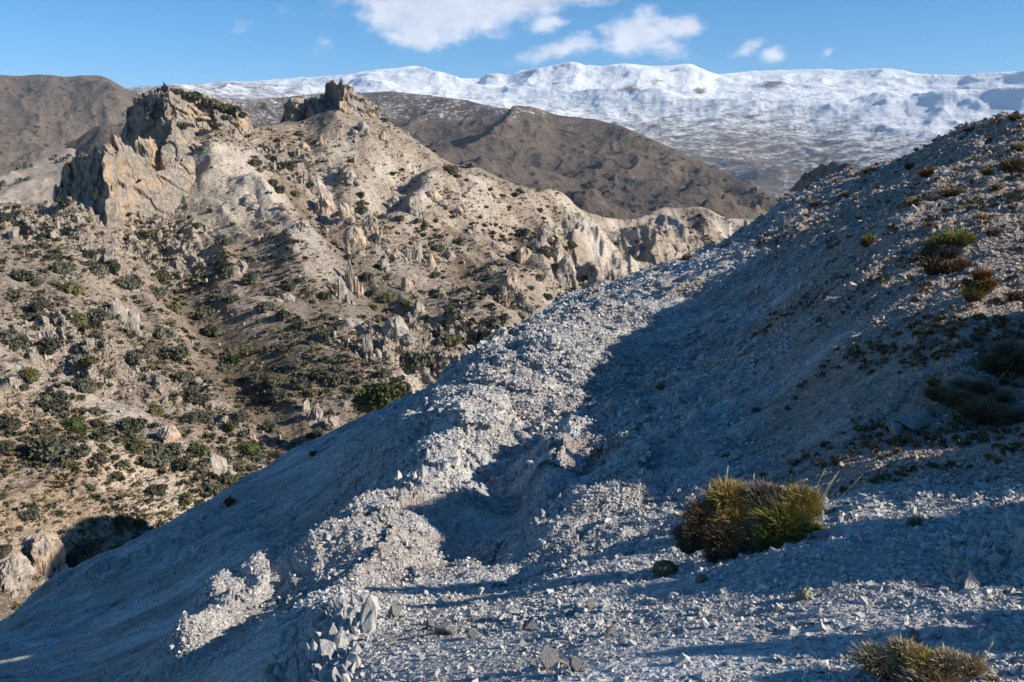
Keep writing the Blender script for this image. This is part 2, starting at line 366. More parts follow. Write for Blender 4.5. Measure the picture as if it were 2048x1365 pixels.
# ------------------------------------------------------------------ ground materials
def m_near(N):
    c = N.coord(); a = N.noise(c, .45, 6, .6); b = N.noise(c, 3.5, 6, .65); d = N.noise(c, 26, 4, .6); s = N.attr('soil')
    grey = N.ramp(b, [(.3, (.34, .345, .35)), (.5, (.43, .43, .43)), (.7, (.52, .51, .49))])
    st = N.noise(N.coord((.16, 1.0, .4), rot=(0, 0, R(-28))), 1.1, 6, .62, .4)
    grey = N.mix(.9, grey, N.ramp(st, [(.32, .24), (.5, .5), (.66, .70)]), 'OVERLAY')
    tan = N.ramp(b, [(.3, (.19, .14, .11)), (.5, (.32, .25, .20)), (.75, (.45, .375, .32))])
    f = N.m('ADD', N.m('MULTIPLY', N.m('SUBTRACT', a, .5), 3.2), N.m('ADD', N.m('MULTIPLY', s, 1.5), .27), clamp=True)
    c1 = N.mix(f, grey, tan)
    cells = N.voro(c, 22, out='Color'); sp = N.n('ShaderNodeSeparateColor', ins={0: cells}).outputs[0]
    c1 = N.mix(.5, c1, N.ramp(sp, [(0, .25), (.6, .52), (1, .78)]), 'OVERLAY')
    c1 = N.mix(N.m('MULTIPLY', d, .35), c1, (.22, .20, .19))
    h = N.m('ADD', N.m('MULTIPLY', N.voro(c, 22), -1.0), N.m('ADD', N.m('MULTIPLY', N.noise(c, 60, 4), .6), N.m('MULTIPLY', N.noise(c, 6, 5), 1.2)))
    return c1, h, .9, .035
M_near = material('near_ground', m_near)
def m_mid(N):
    c = N.coord(); a = N.noise(c, .018, 5, .6); b = N.noise(c, .16, 7, .65); g = N.noise(c, .9, 5, .7); s = N.attr('scree'); o = N.attr('ochre'); k = N.attr('dark')
    base = N.ramp(b, [(.28, (.20, .15, .115)), (.46, (.32, .25, .195)), (.62, (.45, .37, .295)), (.8, (.58, .50, .415))])
    base = N.mix(N.n('ShaderNodeMapRange', ins={'Value': a, 'From Min': .4, 'From Max': .65}).outputs[0], base, N.mix(.45, base, (.24, .215, .19)))
    base = N.mix(o, base, N.ramp(g, [(.3, (.46, .31, .18)), (.7, (.58, .44, .30))]))
    base = N.mix(s, base, N.ramp(g, [(.3, (.45, .385, .315)), (.7, (.62, .55, .465))]))
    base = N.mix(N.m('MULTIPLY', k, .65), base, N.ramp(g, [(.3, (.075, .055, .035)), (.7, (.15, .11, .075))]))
    spk = N.ramp(N.noise(c, 2.2, 3, .6), [(.42, (.25, .25, .25)), (.52, (.5, .5, .5)), (.7, (.62, .62, .62))])
    base = N.mix(.8, base, spk, 'OVERLAY')
    # low heath between the stones, as a stain on the soil
    hs = N.n('ShaderNodeMapRange', ins={'Value': N.noise(c, 1.1, 3, .7), 'From Min': .53, 'From Max': .62}).outputs[0]
    hs = N.m('MULTIPLY', hs, N.m('SUBTRACT', 1.0, N.m('MULTIPLY', s, .8)))
    base = N.mix(N.m('MULTIPLY', hs, .6), base, (.10, .085, .05))
    h = N.m('ADD', N.m('MULTIPLY', b, 2.0), N.m('ADD', g, N.m('MULTIPLY', N.noise(c, 3, 4, .7), .5)))
    return base, h, 1.0, .55
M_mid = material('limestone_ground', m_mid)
def m_rock(N):
    c = N.coord(); a = N.noise(c, .12, 6, .6); b = N.noise(c, .8, 7, .7, .5); st = N.noise(N.coord((1, 1, .45)), 1.3, 5, .6)
    base = N.ramp(b, [(.25, (.12, .105, .09)), (.45, (.22, .195, .17)), (.6, (.32, .285, .245)), (.8, (.46, .41, .355))])
    base = N.mix(N.n('ShaderNodeMapRange', ins={'Value': a, 'From Min': .46, 'From Max': .66}).outputs[0], base, N.mix(.6, base, (.55, .37, .21)))
    base = N.mix(.5, base, N.ramp(st, [(.35, .25), (.5, .5), (.7, .62)]), 'OVERLAY')
    return base, N.m('ADD', N.m('MULTIPLY', st, 1.5), b), 1.0, .5
M_rock = material('limestone', m_rock)
def m_snow(N):
    c = N.coord(); s = N.attr('snow'); a = N.noise(c, .0011, 6, .6); b = N.noise(N.coord((.7, 1, 3)), .0075, 9, .76, .6); g = N.noise(N.coord((1, 1, 1.6)), .028, 6, .75)
    rock = N.ramp(b, [(.3, (.085, .068, .058)), (.55, (.16, .125, .105)), (.75, (.24, .20, .165))])
    f = N.m('ADD', N.m('MULTIPLY', N.m('SUBTRACT', b, .5), 6.2), N.m('MULTIPLY', N.m('SUBTRACT', g, .5), 3.2))
    f = N.m('ADD', f, N.m('MULTIPLY', N.m('SUBTRACT', s, .5), 4.0))
    f = N.n('ShaderNodeMapRange', ins={'Value': f, 'From Min': -.55, 'From Max': .75}).outputs[0]
    return N.mix(f, rock, (.76, .79, .84)), N.m('ADD', b, N.m('MULTIPLY', g, .5)), 1.0, 22
M_snow = material('snow_mountain', m_snow)
def m_brown(N):
    c = N.coord(); s = N.attr('snow'); t = N.attr('scree'); a = N.noise(c, .002, 6, .6); b = N.noise(c, .012, 8, .7, .3); g = N.noise(c, .07, 5, .75)
    base = N.ramp(b, [(.3, (.07, .056, .05)), (.5, (.13, .102, .085)), (.7, (.20, .155, .12))])
    base = N.mix(N.n('ShaderNodeMapRange', ins={'Value': a, 'From Min': .38, 'From Max': .62}).outputs[0], N.mix(.5, base, (.05, .042, .045)), base)
    base = N.mix(t, base, N.ramp(g, [(.3, (.16, .115, .085)), (.7, (.32, .25, .18))]))
    base = N.mix(N.n('ShaderNodeMapRange', ins={'Value': N.noise(c, .035, 6, .7), 'From Min': .55, 'From Max': .62}).outputs[0], base, (.045, .045, .03))
    f = N.m('ADD', N.m('MULTIPLY', N.m('SUBTRACT', b, .5), 1.5), N.m('ADD', N.m('MULTIPLY', N.m('SUBTRACT', g, .5), 4.2), N.m('MULTIPLY', N.m('SUBTRACT', s, .5), 3.4)))
    f = N.n('ShaderNodeMapRange', ins={'Value': f, 'From Min': .1, 'From Max': .9}).outputs[0]
    return N.mix(f, base, (.82, .84, .88)), N.m('ADD', b, N.m('MULTIPLY', g, .6)), 1.0, 22
M_brown = material('heath_mountain', m_brown)
FG = PF.build('near_slope', M_near, {'soil': soil}); tag(FG, kind='structure')

# ------------------------------------------------------------------ limestone ridge across the valley
azM = az_grid([(-50, -33, 50), (-33, 22, 900), (22, 40, 50)])
rhM = rho_grid([(45, 80, 50), (80, 480, 560), (480, 900, 30)])
curvesM = [
 [(-50, -50, 45, 0), (-33, -42, 45, 0), (0, -58, 80, 0), (40, -70, 150, 0)],
 [(-500, 1400, 70), (0, 1310, 80), (200, 1230, 86), (400, 1130, 92), (600, 1000, 98), (870, 850, 130), (1000, 770, 170), (1130, 655, 230), (1300, 600, 300), (1560, 560, 350), (2400, 560, 400)],
 [(-500, 1100, 88), (0, 1010, 98), (200, 985, 102), (400, 950, 106), (600, 865, 118), (850, 760, 150), (1000, 690, 185), (1120, 600, 240), (1300, 545, 320), (1500, 510, 400), (2400, 500, 430)],
 [(-500, 860, 105), (0, 800, 118), (200, 770, 126), (400, 760, 130), (600, 720, 145), (850, 650, 180), (1000, 590, 218), (1120, 545, 275), (1300, 515, 350), (1500, 485, 420), (2400, 470, 450)],
 [(-500, 720, 120), (0, 650, 140), (150, 620, 150), (300, 610, 165), (450, 640, 170), (600, 590, 190), (850, 560, 222), (1000, 510, 260), (1150, 480, 315), (1300, 475, 380), (1500, 465, 440), (2400, 450, 460)],
 [(-500, 500, 180), (0, 480, 185), (150, 470, 195), (270, 500, 205), (350, 520, 220), (430, 500, 230), (600, 440, 250), (750, 400, 272), (900, 420, 290), (1000, 420, 305), (1100, 425, 340), (1250, 455, 415), (1400, 440, 440), (2400, 420, 470)],
 [(-500, 430, 215), (-100, 410, 210), (0, 408, 212), (100, 402, 216), (170, 412, 220), (230, 440, 235), (300, 430, 255), (360, 330, 285), (430, 290, 290), (520, 290, 300), (600, 290, 305), (680, 240, 325), (770, 265, 330), (900, 345, 325), (1000, 375, 325), (1100, 405, 345), (1200, 432, 400), (1300, 436, 430), (1400, 428, 445), (2400, 410, 480)],
 [(-500, 420, 222), (-100, 402, 218), (0, 402, 220), (100, 396, 224), (170, 408, 232), (230, 430, 255), (300, 330, 300), (370, 275, 302), (430, 262, 305), (520, 250, 325), (600, 243, 340), (640, 225, 348), (680, 203, 352), (720, 210, 352), (770, 235, 350), (850, 290, 350), (900, 325, 350), (960, 337, 345), (1040, 372, 345), (1110, 380, 350), (1180, 424, 392), (1260, 441, 435), (1330, 416, 455), (1400, 414, 460), (1450, 436, 462), (1530, 442, 490), (1700, 420, 500), (2400, 380, 520)],
 lambda Rk, Ek: (Rk + .06, Ek - .02),
 lambda Rk, Ek: (np.full_like(Rk, math.log(900)), np.full_like(Ek, -.22)),
]
PM = Patch(curvesM, azM, rhM)
X, Y = PM.X, PM.Y; PX, PY = unray(azM[None] * np.ones_like(X), PM.Z / PM.r)
# fall lines run down to the right: spurs and gullies across them
def dirc(deg): return X * math.cos(R(deg)) + Y * math.sin(R(deg)), -X * math.sin(R(deg)) + Y * math.cos(R(deg))
al, ac = dirc(-42)
wob = 14 * fbm(X, Y, 70, 3, seed=51)
rid = ridged(ac + wob, al * .28 + wob, 46, 5, .5, 52) - .45
rid2 = ridged(ac + wob, al * .4, 17, 4, .55, 58) - .45
crest = np.exp(-((PM.rho[:, None] - PM.Rk[7][None]) / .07) ** 2)
amp = sstep(60, 130, PM.r) * (1 - .75 * crest)
dzM = amp * (5.5 * rid + 2.2 * rid2 + 5 * fbm(X, Y, 60, 4, seed=61))
badl = sstep(1060, 1120, PX)        # bare gullied badlands on the right end
al2, ac2 = dirc(-75)
dzM += badl * (1 - .8 * crest) * (7 * ridged(X + .3 * wob, Y * .25, 26, 5, .55, 71) - 3.5 + 2.6 * ridged(X + .15 * wob, Y * .22, 9, 4, .55, 72))
# named gullies and ribs seen in the photograph
def PTm(px, py, r): a, e = ray(px, py); return (r * math.sin(a), r * math.cos(a))
def line_on(pix):
    out = []
    for px, py in pix:
        h = PM.hit(px, py)
        if h is not None: out.append((h[0], h[1]))
    return out
scree = np.zeros_like(X); ochre = np.zeros_like(X); dark = np.zeros_like(X)
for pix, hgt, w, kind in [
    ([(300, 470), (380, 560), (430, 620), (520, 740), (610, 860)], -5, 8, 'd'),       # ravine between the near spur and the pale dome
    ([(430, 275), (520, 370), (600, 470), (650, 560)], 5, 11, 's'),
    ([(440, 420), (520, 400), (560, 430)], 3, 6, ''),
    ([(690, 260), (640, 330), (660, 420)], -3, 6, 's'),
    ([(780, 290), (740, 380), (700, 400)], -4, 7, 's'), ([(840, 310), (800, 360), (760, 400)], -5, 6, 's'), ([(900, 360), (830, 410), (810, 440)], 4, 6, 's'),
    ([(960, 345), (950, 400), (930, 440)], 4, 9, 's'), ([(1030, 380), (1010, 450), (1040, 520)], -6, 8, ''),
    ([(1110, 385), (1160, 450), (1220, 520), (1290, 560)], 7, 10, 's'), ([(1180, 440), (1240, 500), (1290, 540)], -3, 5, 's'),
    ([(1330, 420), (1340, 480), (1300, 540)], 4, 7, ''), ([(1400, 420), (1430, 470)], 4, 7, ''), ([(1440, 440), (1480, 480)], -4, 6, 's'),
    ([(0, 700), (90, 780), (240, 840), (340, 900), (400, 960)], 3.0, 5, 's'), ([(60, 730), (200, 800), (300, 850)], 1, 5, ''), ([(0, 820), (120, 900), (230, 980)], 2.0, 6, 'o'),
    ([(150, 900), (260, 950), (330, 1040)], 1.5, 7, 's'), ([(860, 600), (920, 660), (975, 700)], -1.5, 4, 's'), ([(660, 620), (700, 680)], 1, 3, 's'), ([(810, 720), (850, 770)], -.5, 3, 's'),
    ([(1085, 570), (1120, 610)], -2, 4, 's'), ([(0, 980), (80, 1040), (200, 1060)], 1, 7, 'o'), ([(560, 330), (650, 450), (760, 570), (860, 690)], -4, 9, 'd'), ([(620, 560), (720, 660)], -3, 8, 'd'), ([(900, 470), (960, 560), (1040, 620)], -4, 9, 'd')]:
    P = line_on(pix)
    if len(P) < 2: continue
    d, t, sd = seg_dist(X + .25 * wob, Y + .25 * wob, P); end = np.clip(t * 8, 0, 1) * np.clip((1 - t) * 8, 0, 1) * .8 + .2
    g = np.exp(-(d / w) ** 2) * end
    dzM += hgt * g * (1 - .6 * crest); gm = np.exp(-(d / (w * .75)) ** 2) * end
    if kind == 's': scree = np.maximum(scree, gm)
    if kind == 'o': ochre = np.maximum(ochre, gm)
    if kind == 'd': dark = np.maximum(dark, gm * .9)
# crags breaking through the soil
ck = np.clip((fbm(X, Y, 38, 4, seed=81) - .12) * 5, 0, 1) * amp * (1 - scree) * (1 - .85 * badl)
w1, v1 = worley2(X + 1.5 * noise2(X / 3, Y / 3, 3), Y, 7, 82); w2, v2 = worley2(X, Y + noise2(X / 2, Y / 2, 4), 3, 83)
dzM += ck * (v1 * 2.2 * sstep(.75, .25, w1) + v2 * 1.6 * sstep(.8, .3, w2) + 4.5 * (ridged(ac, al * .45, 8, 4, .6, 181) ** 1.5 - .3))
dzM += .9 * fbm(X, Y, 9, 5, .6, 91) * np.clip(PM.r / 150, .5, 1.6) * (1 - .6 * crest)
PM.Z += dzM
Ec = PM.Ek[7][None] + .0035 * fbm(X, Y, 9, 4, .6, 191) * np.ones_like(X); PM.Z = np.where(PM.rho[:, None] > PM.Rk[6][None] - .15, np.minimum(PM.Z, Ec * PM.r), PM.Z)
dome = np.exp(-(((PX - 440) / 90) ** 2 + ((PY - 400) / 90) ** 2) ** 2) * sstep(200, 235, PM.r)
scree = np.clip(scree * (.6 + .9 * fbm(X, Y, 12, 3, seed=95)) + .75 * dome + .3 * sstep(.1, .5, fbm(X, Y, 30, 4, seed=96)) + .8 * badl * sstep(-.2, .5, fbm(X, Y, 20, 4, seed=97)), 0, 1)
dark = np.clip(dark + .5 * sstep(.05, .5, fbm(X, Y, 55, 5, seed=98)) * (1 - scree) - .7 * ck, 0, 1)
ochre = np.clip(ochre * (.5 + fbm(X, Y, 10, 4, seed=99)) + .5 * sstep(700, 1000, PY) * sstep(.0, .4, fbm(X, Y, 14, 4, seed=100)), 0, 1)
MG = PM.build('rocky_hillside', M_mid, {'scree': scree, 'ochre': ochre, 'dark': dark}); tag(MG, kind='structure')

# ------------------------------------------------------------------ far hills
def far(name, curves, az, rho, mat, disp, attrs, crestk, cw=.05, keep=.85):
    P = Patch(curves, az, rho); px, py = unray(az[None] * np.ones_like(P.X), P.Z / P.r)
    c = np.exp(-((P.rho[:, None] - P.Rk[crestk][None]) / cw) ** 2) * keep
    P.Z += disp(P, px, py) * (1 - c) * sstep(P.rho[0], P.rho[0] + .1, P.rho)[:, None]
    P.Z = np.minimum(P.Z, (P.Ek[crestk][None] + (.0022 if name == 'snow_mountain' else .0012) * fbm(P.X, P.Y, .03 * np.exp(P.rho.mean()), 4, .6, 7)) * P.r)
    px2, py2 = unray(az[None] * np.ones_like(P.X), P.Z / P.r)
    o = P.build(name, mat, attrs(P, px2, py2)); tag(o, kind='structure'); return P
# spotted pale hill behind the left of the ridge
hillL = far('pale_hill', [
 [(-50, -150, 350, 0), (-20, -150, 350, 0)], [(-400, 560, 420), (0, 500, 420), (200, 480, 420), (400, 480, 420)], [(-400, 440, 520), (0, 430, 520), (200, 400, 520), (400, 420, 520)],
 [(-400, 420, 620), (-100, 380, 640), (0, 352, 650), (60, 322, 660), (110, 302, 670), (140, 294, 670), (175, 310, 650), (260, 350, 600), (400, 400, 560)],
 lambda a, b: (a + .08, b - .02), lambda a, b: (np.full_like(a, math.log(1000)), b - .2)],
 az_grid([(-42, -19, 420)]), rho_grid([(350, 1000, 300)]), M_mid,
 lambda P, px, py: 14 * (ridged(P.X, P.Y, 110, 5, .5, 5) - .5) + 2 * fbm(P.X, P.Y, 25, 4, seed=6), lambda P, px, py: {'scree': .45 * np.ones_like(px), 'ochre': 0 * px, 'dark': sstep(120, 20, px) * .5 * sstep(350, 320, py)}, 3, .05)
dist_hill = far('dark_hill', [
 [(-50, -400, 1100, 0), (-15, -400, 1100, 0)], [(-300, 480, 1300), (0, 440, 1300), (200, 400, 1300), (500, 380, 1300)],
 [(-300, 420, 1900), (0, 400, 1900), (60, 340, 1900), (120, 300, 1850), (170, 265, 1850), (215, 247, 1800), (260, 250, 1800), (400, 275, 1800), (500, 290, 1800)],
 lambda a, b: (a + .1, b - .02), lambda a, b: (np.full_like(a, math.log(2800)), b - .15)],
 az_grid([(-42, -14, 300)]), rho_grid([(1100, 2800, 160)]), M_brown,
 lambda P, px, py: 60 * (ridged(P.X, P.Y, 380, 5, .5, 15) - .5), lambda P, px, py: {'scree': 0 * px + .15, 'snow': -1.2 + 0 * px}, 2)
left_mt = far('left_mountain', [
 [(-50, -500, 2000, 0), (-10, -500, 2000, 0)], [(-400, 420, 2600), (0, 380, 2600), (100, 350, 2600), (200, 310, 2600), (400, 290, 2700), (700, 300, 2800)],
 [(-400, 270, 3300), (0, 265, 3300), (150, 255, 3400), (250, 245, 3500), (400, 250, 3700), (700, 270, 3800)],
 [(-400, 140, 4200), (-100, 138, 4200), (0, 145, 4200), (50, 149, 4200), (100, 151, 4200), (130, 154, 4200), (160, 151, 4150), (195, 150, 4100), (212, 154, 4100), (235, 166, 4100), (262, 181, 4200), (300, 195, 4300), (360, 225, 4400), (450, 250, 4500), (700, 280, 4500)],
 lambda a, b: (a + .08, b - .015), lambda a, b: (np.full_like(a, math.log(6200)), b - .1)],
 az_grid([(-46, -10, 520)]), rho_grid([(2000, 6200, 360)]), M_brown,
 lambda P, px, py: 170 * (ridged(P.X + .5 * P.Y, P.Y * .6, 1100, 6, .52, 25) - .5) + 14 * fbm(P.X, P.Y, 120, 3, seed=26), lambda P, px, py: {'scree': .6 * sstep(-.2, .4, fbm(P.X, P.Y, 700, 4, seed=27)) + .38, 'snow': -1.0 + 0 * px}, 3)  # scree raised over the whole mountain, lightening it in place of haze
brown_mt = far('brown_mountain', [
 [(-25, -400, 900, 0), (45, -400, 900, 0)], [(300, 420, 1300), (700, 420, 1300), (1000, 520, 1200), (1300, 500, 1200), (1560, 480, 1200), (1900, 470, 1200)],
 [(300, 330, 2000), (700, 320, 1900), (1000, 410, 1500), (1200, 430, 1450), (1400, 430, 1450), (1560, 430, 1450), (1900, 430, 1450)],
 [(300, 280, 2700), (700, 250, 2600), (900, 300, 2300), (1100, 330, 2000), (1300, 360, 1800), (1450, 395, 1700), (1560, 412, 1650), (1900, 440, 1600)],
 [(300, 235, 3400), (400, 215, 3500), (500, 203, 3500), (560, 196, 3500), (640, 188, 3500), (700, 184, 3400), (760, 181, 3300), (830, 188, 3200), (900, 194, 3100), (960, 203, 3000), (1010, 211, 2900), (1060, 214, 2800), (1120, 230, 2700), (1180, 232, 2650), (1215, 238, 2600), (1260, 252, 2500), (1320, 279, 2400), (1380, 308, 2300), (1440, 334, 2200), (1500, 362, 2100), (1560, 397, 2000), (1650, 430, 1900), (1900, 470, 1900)],
 lambda a, b: (a + .08, b - .02), lambda a, b: (np.full_like(a, math.log(5000)), b - .12)],
 az_grid([(-24, 30, 900)]), rho_grid([(900, 5000, 420)]), M_brown,
 lambda P, px, py: 130 * (ridged(P.X - .45 * P.Y, P.Y * .45 + .2 * P.X, 760, 6, .48, 35) - .5) + 19 * (ridged(P.X + P.Y * .5, P.Y, 150, 4, .55, 36) - .5),
 lambda P, px, py: {'scree': .75 * sstep(1050, 1300, px) * sstep(-.1, .5, fbm(P.X, P.Y, 420, 4, seed=37)) + .1, 'snow': -.35 + .85 * sstep(310, 225, py + (px - 1000) * .02) - .8 * sstep(250, 330, py) - .9 * sstep(1080, 1200, px)}, 4)
snow_mt = far('snow_mountain', [
 [(-30, -600, 4200, 0), (50, -600, 4200, 0)], [(100, 400, 5200), (900, 420, 5200), (1500, 420, 5200), (1600, 400, 5200), (1700, 400, 5200), (2048, 400, 5200), (2500, 400, 5200)],
 [(100, 300, 6500), (700, 280, 6500), (1100, 330, 6300), (1400, 345, 6200), (1500, 360, 6000), (1600, 385, 5800), (1700, 365, 5900), (2048, 310, 6200), (2500, 300, 6200)],
 [(100, 230, 8200), (400, 215, 8200), (700, 205, 8200), (850, 195, 8300), (1000, 215, 8000), (1250, 250, 7600), (1450, 265, 7300), (1600, 285, 7200), (1750, 260, 7200), (2048, 235, 7200), (2500, 230, 7200)],
 [(100, 200, 9800), (400, 185, 9800), (600, 178, 9800), (700, 172, 9800), (850, 170, 10000), (950, 178, 10000), (1100, 180, 9800), (1300, 190, 9200), (1500, 195, 9000), (1750, 190, 9000), (2048, 190, 9000), (2500, 190, 9000)],
 [(-600, 200, 12500), (0, 195, 12500), (200, 182, 12500), (270, 176, 12500), (340, 171, 12500), (400, 168, 12500), (450, 163, 12500), (500, 162, 12500), (560, 159, 12500), (600, 157, 12500), (660, 153, 12500), (705, 149, 12400), (735, 142, 12300), (765, 138, 12200), (795, 134, 12200), (822, 130, 12200), (845, 134, 12200), (870, 143, 12300), (900, 149, 12500), (925, 156, 12700), (960, 157, 12900), (975, 149, 12900), (990, 148, 12900), (1012, 151, 12900), (1040, 144, 12700), (1070, 139, 12500), (1100, 133, 12400), (1130, 126, 12300), (1148, 125, 12300), (1170, 131, 12200), (1200, 132, 12100), (1250, 127, 12000), (1290, 131, 12000), (1330, 131, 12000), (1375, 128, 12000), (1400, 137, 12000), (1440, 150, 12000), (1480, 146, 11800), (1520, 142, 11700), (1570, 140, 11600), (1640, 139, 11500), (1700, 141, 11500), (1765, 138, 11500), (1800, 141, 11500), (1835, 149, 11400), (1880, 151, 11300), (1920, 151, 11300), (1970, 147, 11200), (2048, 143, 11200), (2500, 150, 11200)],
 lambda a, b: (a + .05, b - .01), lambda a, b: (np.full_like(a, math.log(17000)), b - .06)],
 az_grid([(-46, -28, 60), (-28, 40, 1100)]), rho_grid([(4200, 17000, 460)]), M_snow,
 lambda P, px, py: 300 * (ridged(P.X * .8 + .35 * P.Y, P.Y * .7, 2600, 7, .5, 45) - .45) + 30 * fbm(P.X, P.Y, 260, 4, seed=46),
 lambda P, px, py: {'snow': -.55 * sum(np.exp(-((px - a_) / c_) ** 2 - ((py - b_) / d_) ** 2) for a_, b_, c_, d_ in ((978, 153, 22, 6), (1060, 146, 36, 9), (1122, 131, 24, 5), (1345, 142, 44, 6), (1310, 165, 16, 9), (1260, 178, 30, 7), (1545, 168, 26, 8), (1400, 182, 18, 8))) + np.interp(py + 34 * fbm(P.X, P.Y, 1300, 4, seed=48), [120, 160, 200, 250, 300, 380], [1.12, .94, .72, .52, .37, .26]) - .36 * sstep(740, 480, px) + .12 * sstep(1500, 1900, px)}, 5, .035)
# the ground far below and out to the horizon
g = mesh_np('ground', [[-30000, -30000, -640], [30000, -30000, -640], [30000, 40000, -640], [-30000, 40000, -640]], [[0, 1, 2, 3]], M_brown, False, {'scree': [.3]*4, 'snow': [-1]*4})
tag(obj('ground', g), kind='structure')
import bmesh
# ------------------------------------------------------------------ crags standing on the ridge
def crag(name, label, top, base, rf, depth, mat, flute=2.2, spike=1.5, nu=260, nv=120, seed=1, lean=.25, cat='crag', sc=1.0):
    """a wall of rock with its own skyline (top), foot (base) and thickness"""
    T = sorted([(float(ray(*p)[0]), float(ray(*p)[1])) for p in top]); B = sorted([(float(ray(*p)[0]), float(ray(*p)[1])) for p in base])
    az = np.linspace(T[0][0], T[-1][0], nu); Et = np.interp(az, [t[0] for t in T], [t[1] for t in T]); Eb = np.interp(az, [t[0] for t in B], [t[1] for t in B])
    if rf is None:
        hs = [PF.hit(*p) for p in sorted(base)]; rf = [math.hypot(h[0], h[1]) - .12 for h in hs]
    rf_ = np.interp(az, np.linspace(az[0], az[-1], len(rf)), rf)
    v = np.linspace(0, 1, nv)[:, None]
    zt = Et * (rf_ + depth * .35 + lean * (Et - Eb) * rf_); zb = Eb * rf_ - 3 * sc - .03 * rf_; hgt = np.maximum(zt - zb, .5)
    e = np.clip(np.minimum(np.arange(nu), nu - 1 - np.arange(nu)) / (nu * .06), 0, 1) ** .5
    zt = zb + hgt * (.35 + .65 * e)
    f = np.clip(v / .62, 0, 1); b = np.clip((v - .62) / .38, 0, 1)
    h = np.where(v < .62, f ** .85, 1 - b ** 2.2)
    rr = rf_ + np.where(v < .62, lean * hgt * f + depth * .35 * f ** 5, 0) + np.where(v >= .62, lean * hgt + depth * .35 + depth * .65 * b, 0)
    z = zb + (zt - zb) * h
    s = az[None] * rf_ + 0 * z; q = rr + 0 * z
    n1 = fbm3(s, q * .5, z * .5, 9 * sc, 4, .55, seed); n2 = fbm3(s, q, z * .8, 3.2 * sc, 4, .6, seed + 9); w, val = worley2(s + 1.2 * sc * n2 + .35 * z, z * .75 + q * .25, 4.8 * sc, seed + 5); w2, val2 = worley2(s + .3 * z, z * .9 + q * .3, 2.0 * sc, seed + 6)
    m = np.clip(np.minimum(f + .25, 1) + 0 * s, 0, 1)
    rr = rr - flute * (fbm3(s, q * .3, z * .3, 17 * sc, 3, .5, seed + 70) * 2.2 + n1 * 1.5 + (val - .5) * 1.2 + n2 * .6 + (val2 - .5) * .45) * m
    da = flute * .8 * fbm3(s + 50, q, z * .8, 5 * sc, 3, .5, seed + 3) / rf_
    z = z + spike * (h > .25) * ((val - .5) * 1.3 + np.abs(n2) * 1.2 + (val2 - .5) * .7 - .2) * h
    A = az[None] + da
    V = np.stack([rr * np.sin(A), rr * np.cos(A), z], -1).reshape(-1, 3)
    o = obj(name, mesh_np(name, V, grid_faces(nv, nu)[:, ::-1], mat, False)); return tag(o, label, cat)
crag('limestone_crag', 'big limestone crag with a sheer shaded side and oaks along its sloping top', [(242, 262), (246, 235), (254, 222), (268, 212), (283, 206), (290, 196), (305, 180), (320, 171), (336, 170), (350, 177), (364, 176), (380, 183), (400, 188), (420, 193), (440, 200), (470, 207), (490, 216), (505, 234), (514, 252)],
     [(242, 290), (275, 290), (300, 300), (340, 300), (400, 285), (450, 270), (514, 262)], [320, 308, 296, 286, 292, 298, 302, 306, 312], 26, M_rock, 3.2, 2.2, 420, 150, 3)
crag('limestone_cliff', 'long broken cliff below the big crag, its left half in deep shade', [(98, 392), (115, 368), (130, 345), (150, 322), (165, 302), (180, 300), (198, 290), (212, 276), (222, 270), (233, 276), (241, 284), (262, 292), (290, 290), (303, 276), (312, 292), (330, 300), (345, 318)],
     [(98, 402), (160, 412), (190, 430), (215, 445), (235, 432), (262, 396), (290, 358), (320, 330), (345, 325)], [276, 264, 250, 234, 224, 238, 254, 270, 284, 294], 13, M_rock, 3.0, 2.4, 380, 150, 13)
crag('jagged_rock_spur', 'row of pale jagged fins between the cliff and the smooth rounded hill', [(318, 318), (322, 296), (334, 282), (346, 264), (356, 259), (364, 270), (376, 277), (392, 274), (404, 284), (418, 283)],
     [(318, 345), (345, 335), (380, 318), (418, 300)], [277, 282, 286], 7, M_rock, 1.2, 1.4, 160, 70, 23)
crag('jagged_rock_spur', 'line of shadowed fins running down the left edge of the smooth hill', [(240, 410), (256, 380), (280, 362), (300, 345), (330, 338), (352, 322), (372, 318), (392, 300)],
     [(240, 440), (262, 425), (290, 400), (330, 370), (392, 318)], [246, 256, 262, 270], 6, M_rock, 1.2, 1.1, 160, 70, 29)
crag('castle_crag', 'castle-like grey crag of rock towers on the second summit', [(562, 232), (566, 222), (574, 208), (586, 203), (600, 194), (612, 188), (626, 186), (634, 192), (642, 188), (652, 184), (660, 170), (668, 172), (676, 160), (684, 160), (692, 168), (700, 172), (708, 176), (716, 184), (728, 192), (745, 206), (760, 222)],
     [(562, 236), (600, 236), (620, 240), (640, 232), (650, 226), (690, 214), (745, 214), (760, 232)], [348, 338, 343, 329, 336, 322, 328, 334, 338], 16, M_rock, 3.0, 2.4, 300, 110, 33)
def m_crag2(N):
    c = N.coord(); b = N.noise(c, 1.4, 6, .65)
    return N.ramp(b, [(.3, (.10, .08, .065)), (.55, (.22, .175, .14)), (.8, (.34, .28, .23))]), b, 1, .25
M_crag2 = material('brown_crag_rock', m_crag2)
crag('brown_crag', 'brown toothed crag rising just behind the grey slope', [(1560, 405), (1578, 392), (1594, 374), (1606, 362), (1620, 352), (1634, 338), (1648, 336), (1662, 331), (1676, 338), (1686, 329), (1697, 338), (1702, 362), (1712, 380)],
     [(1560, 420), (1600, 415), (1650, 400), (1712, 385)], [70, 66, 62], 6, M_crag2, 1.0, 1.1, 260, 120, 43)

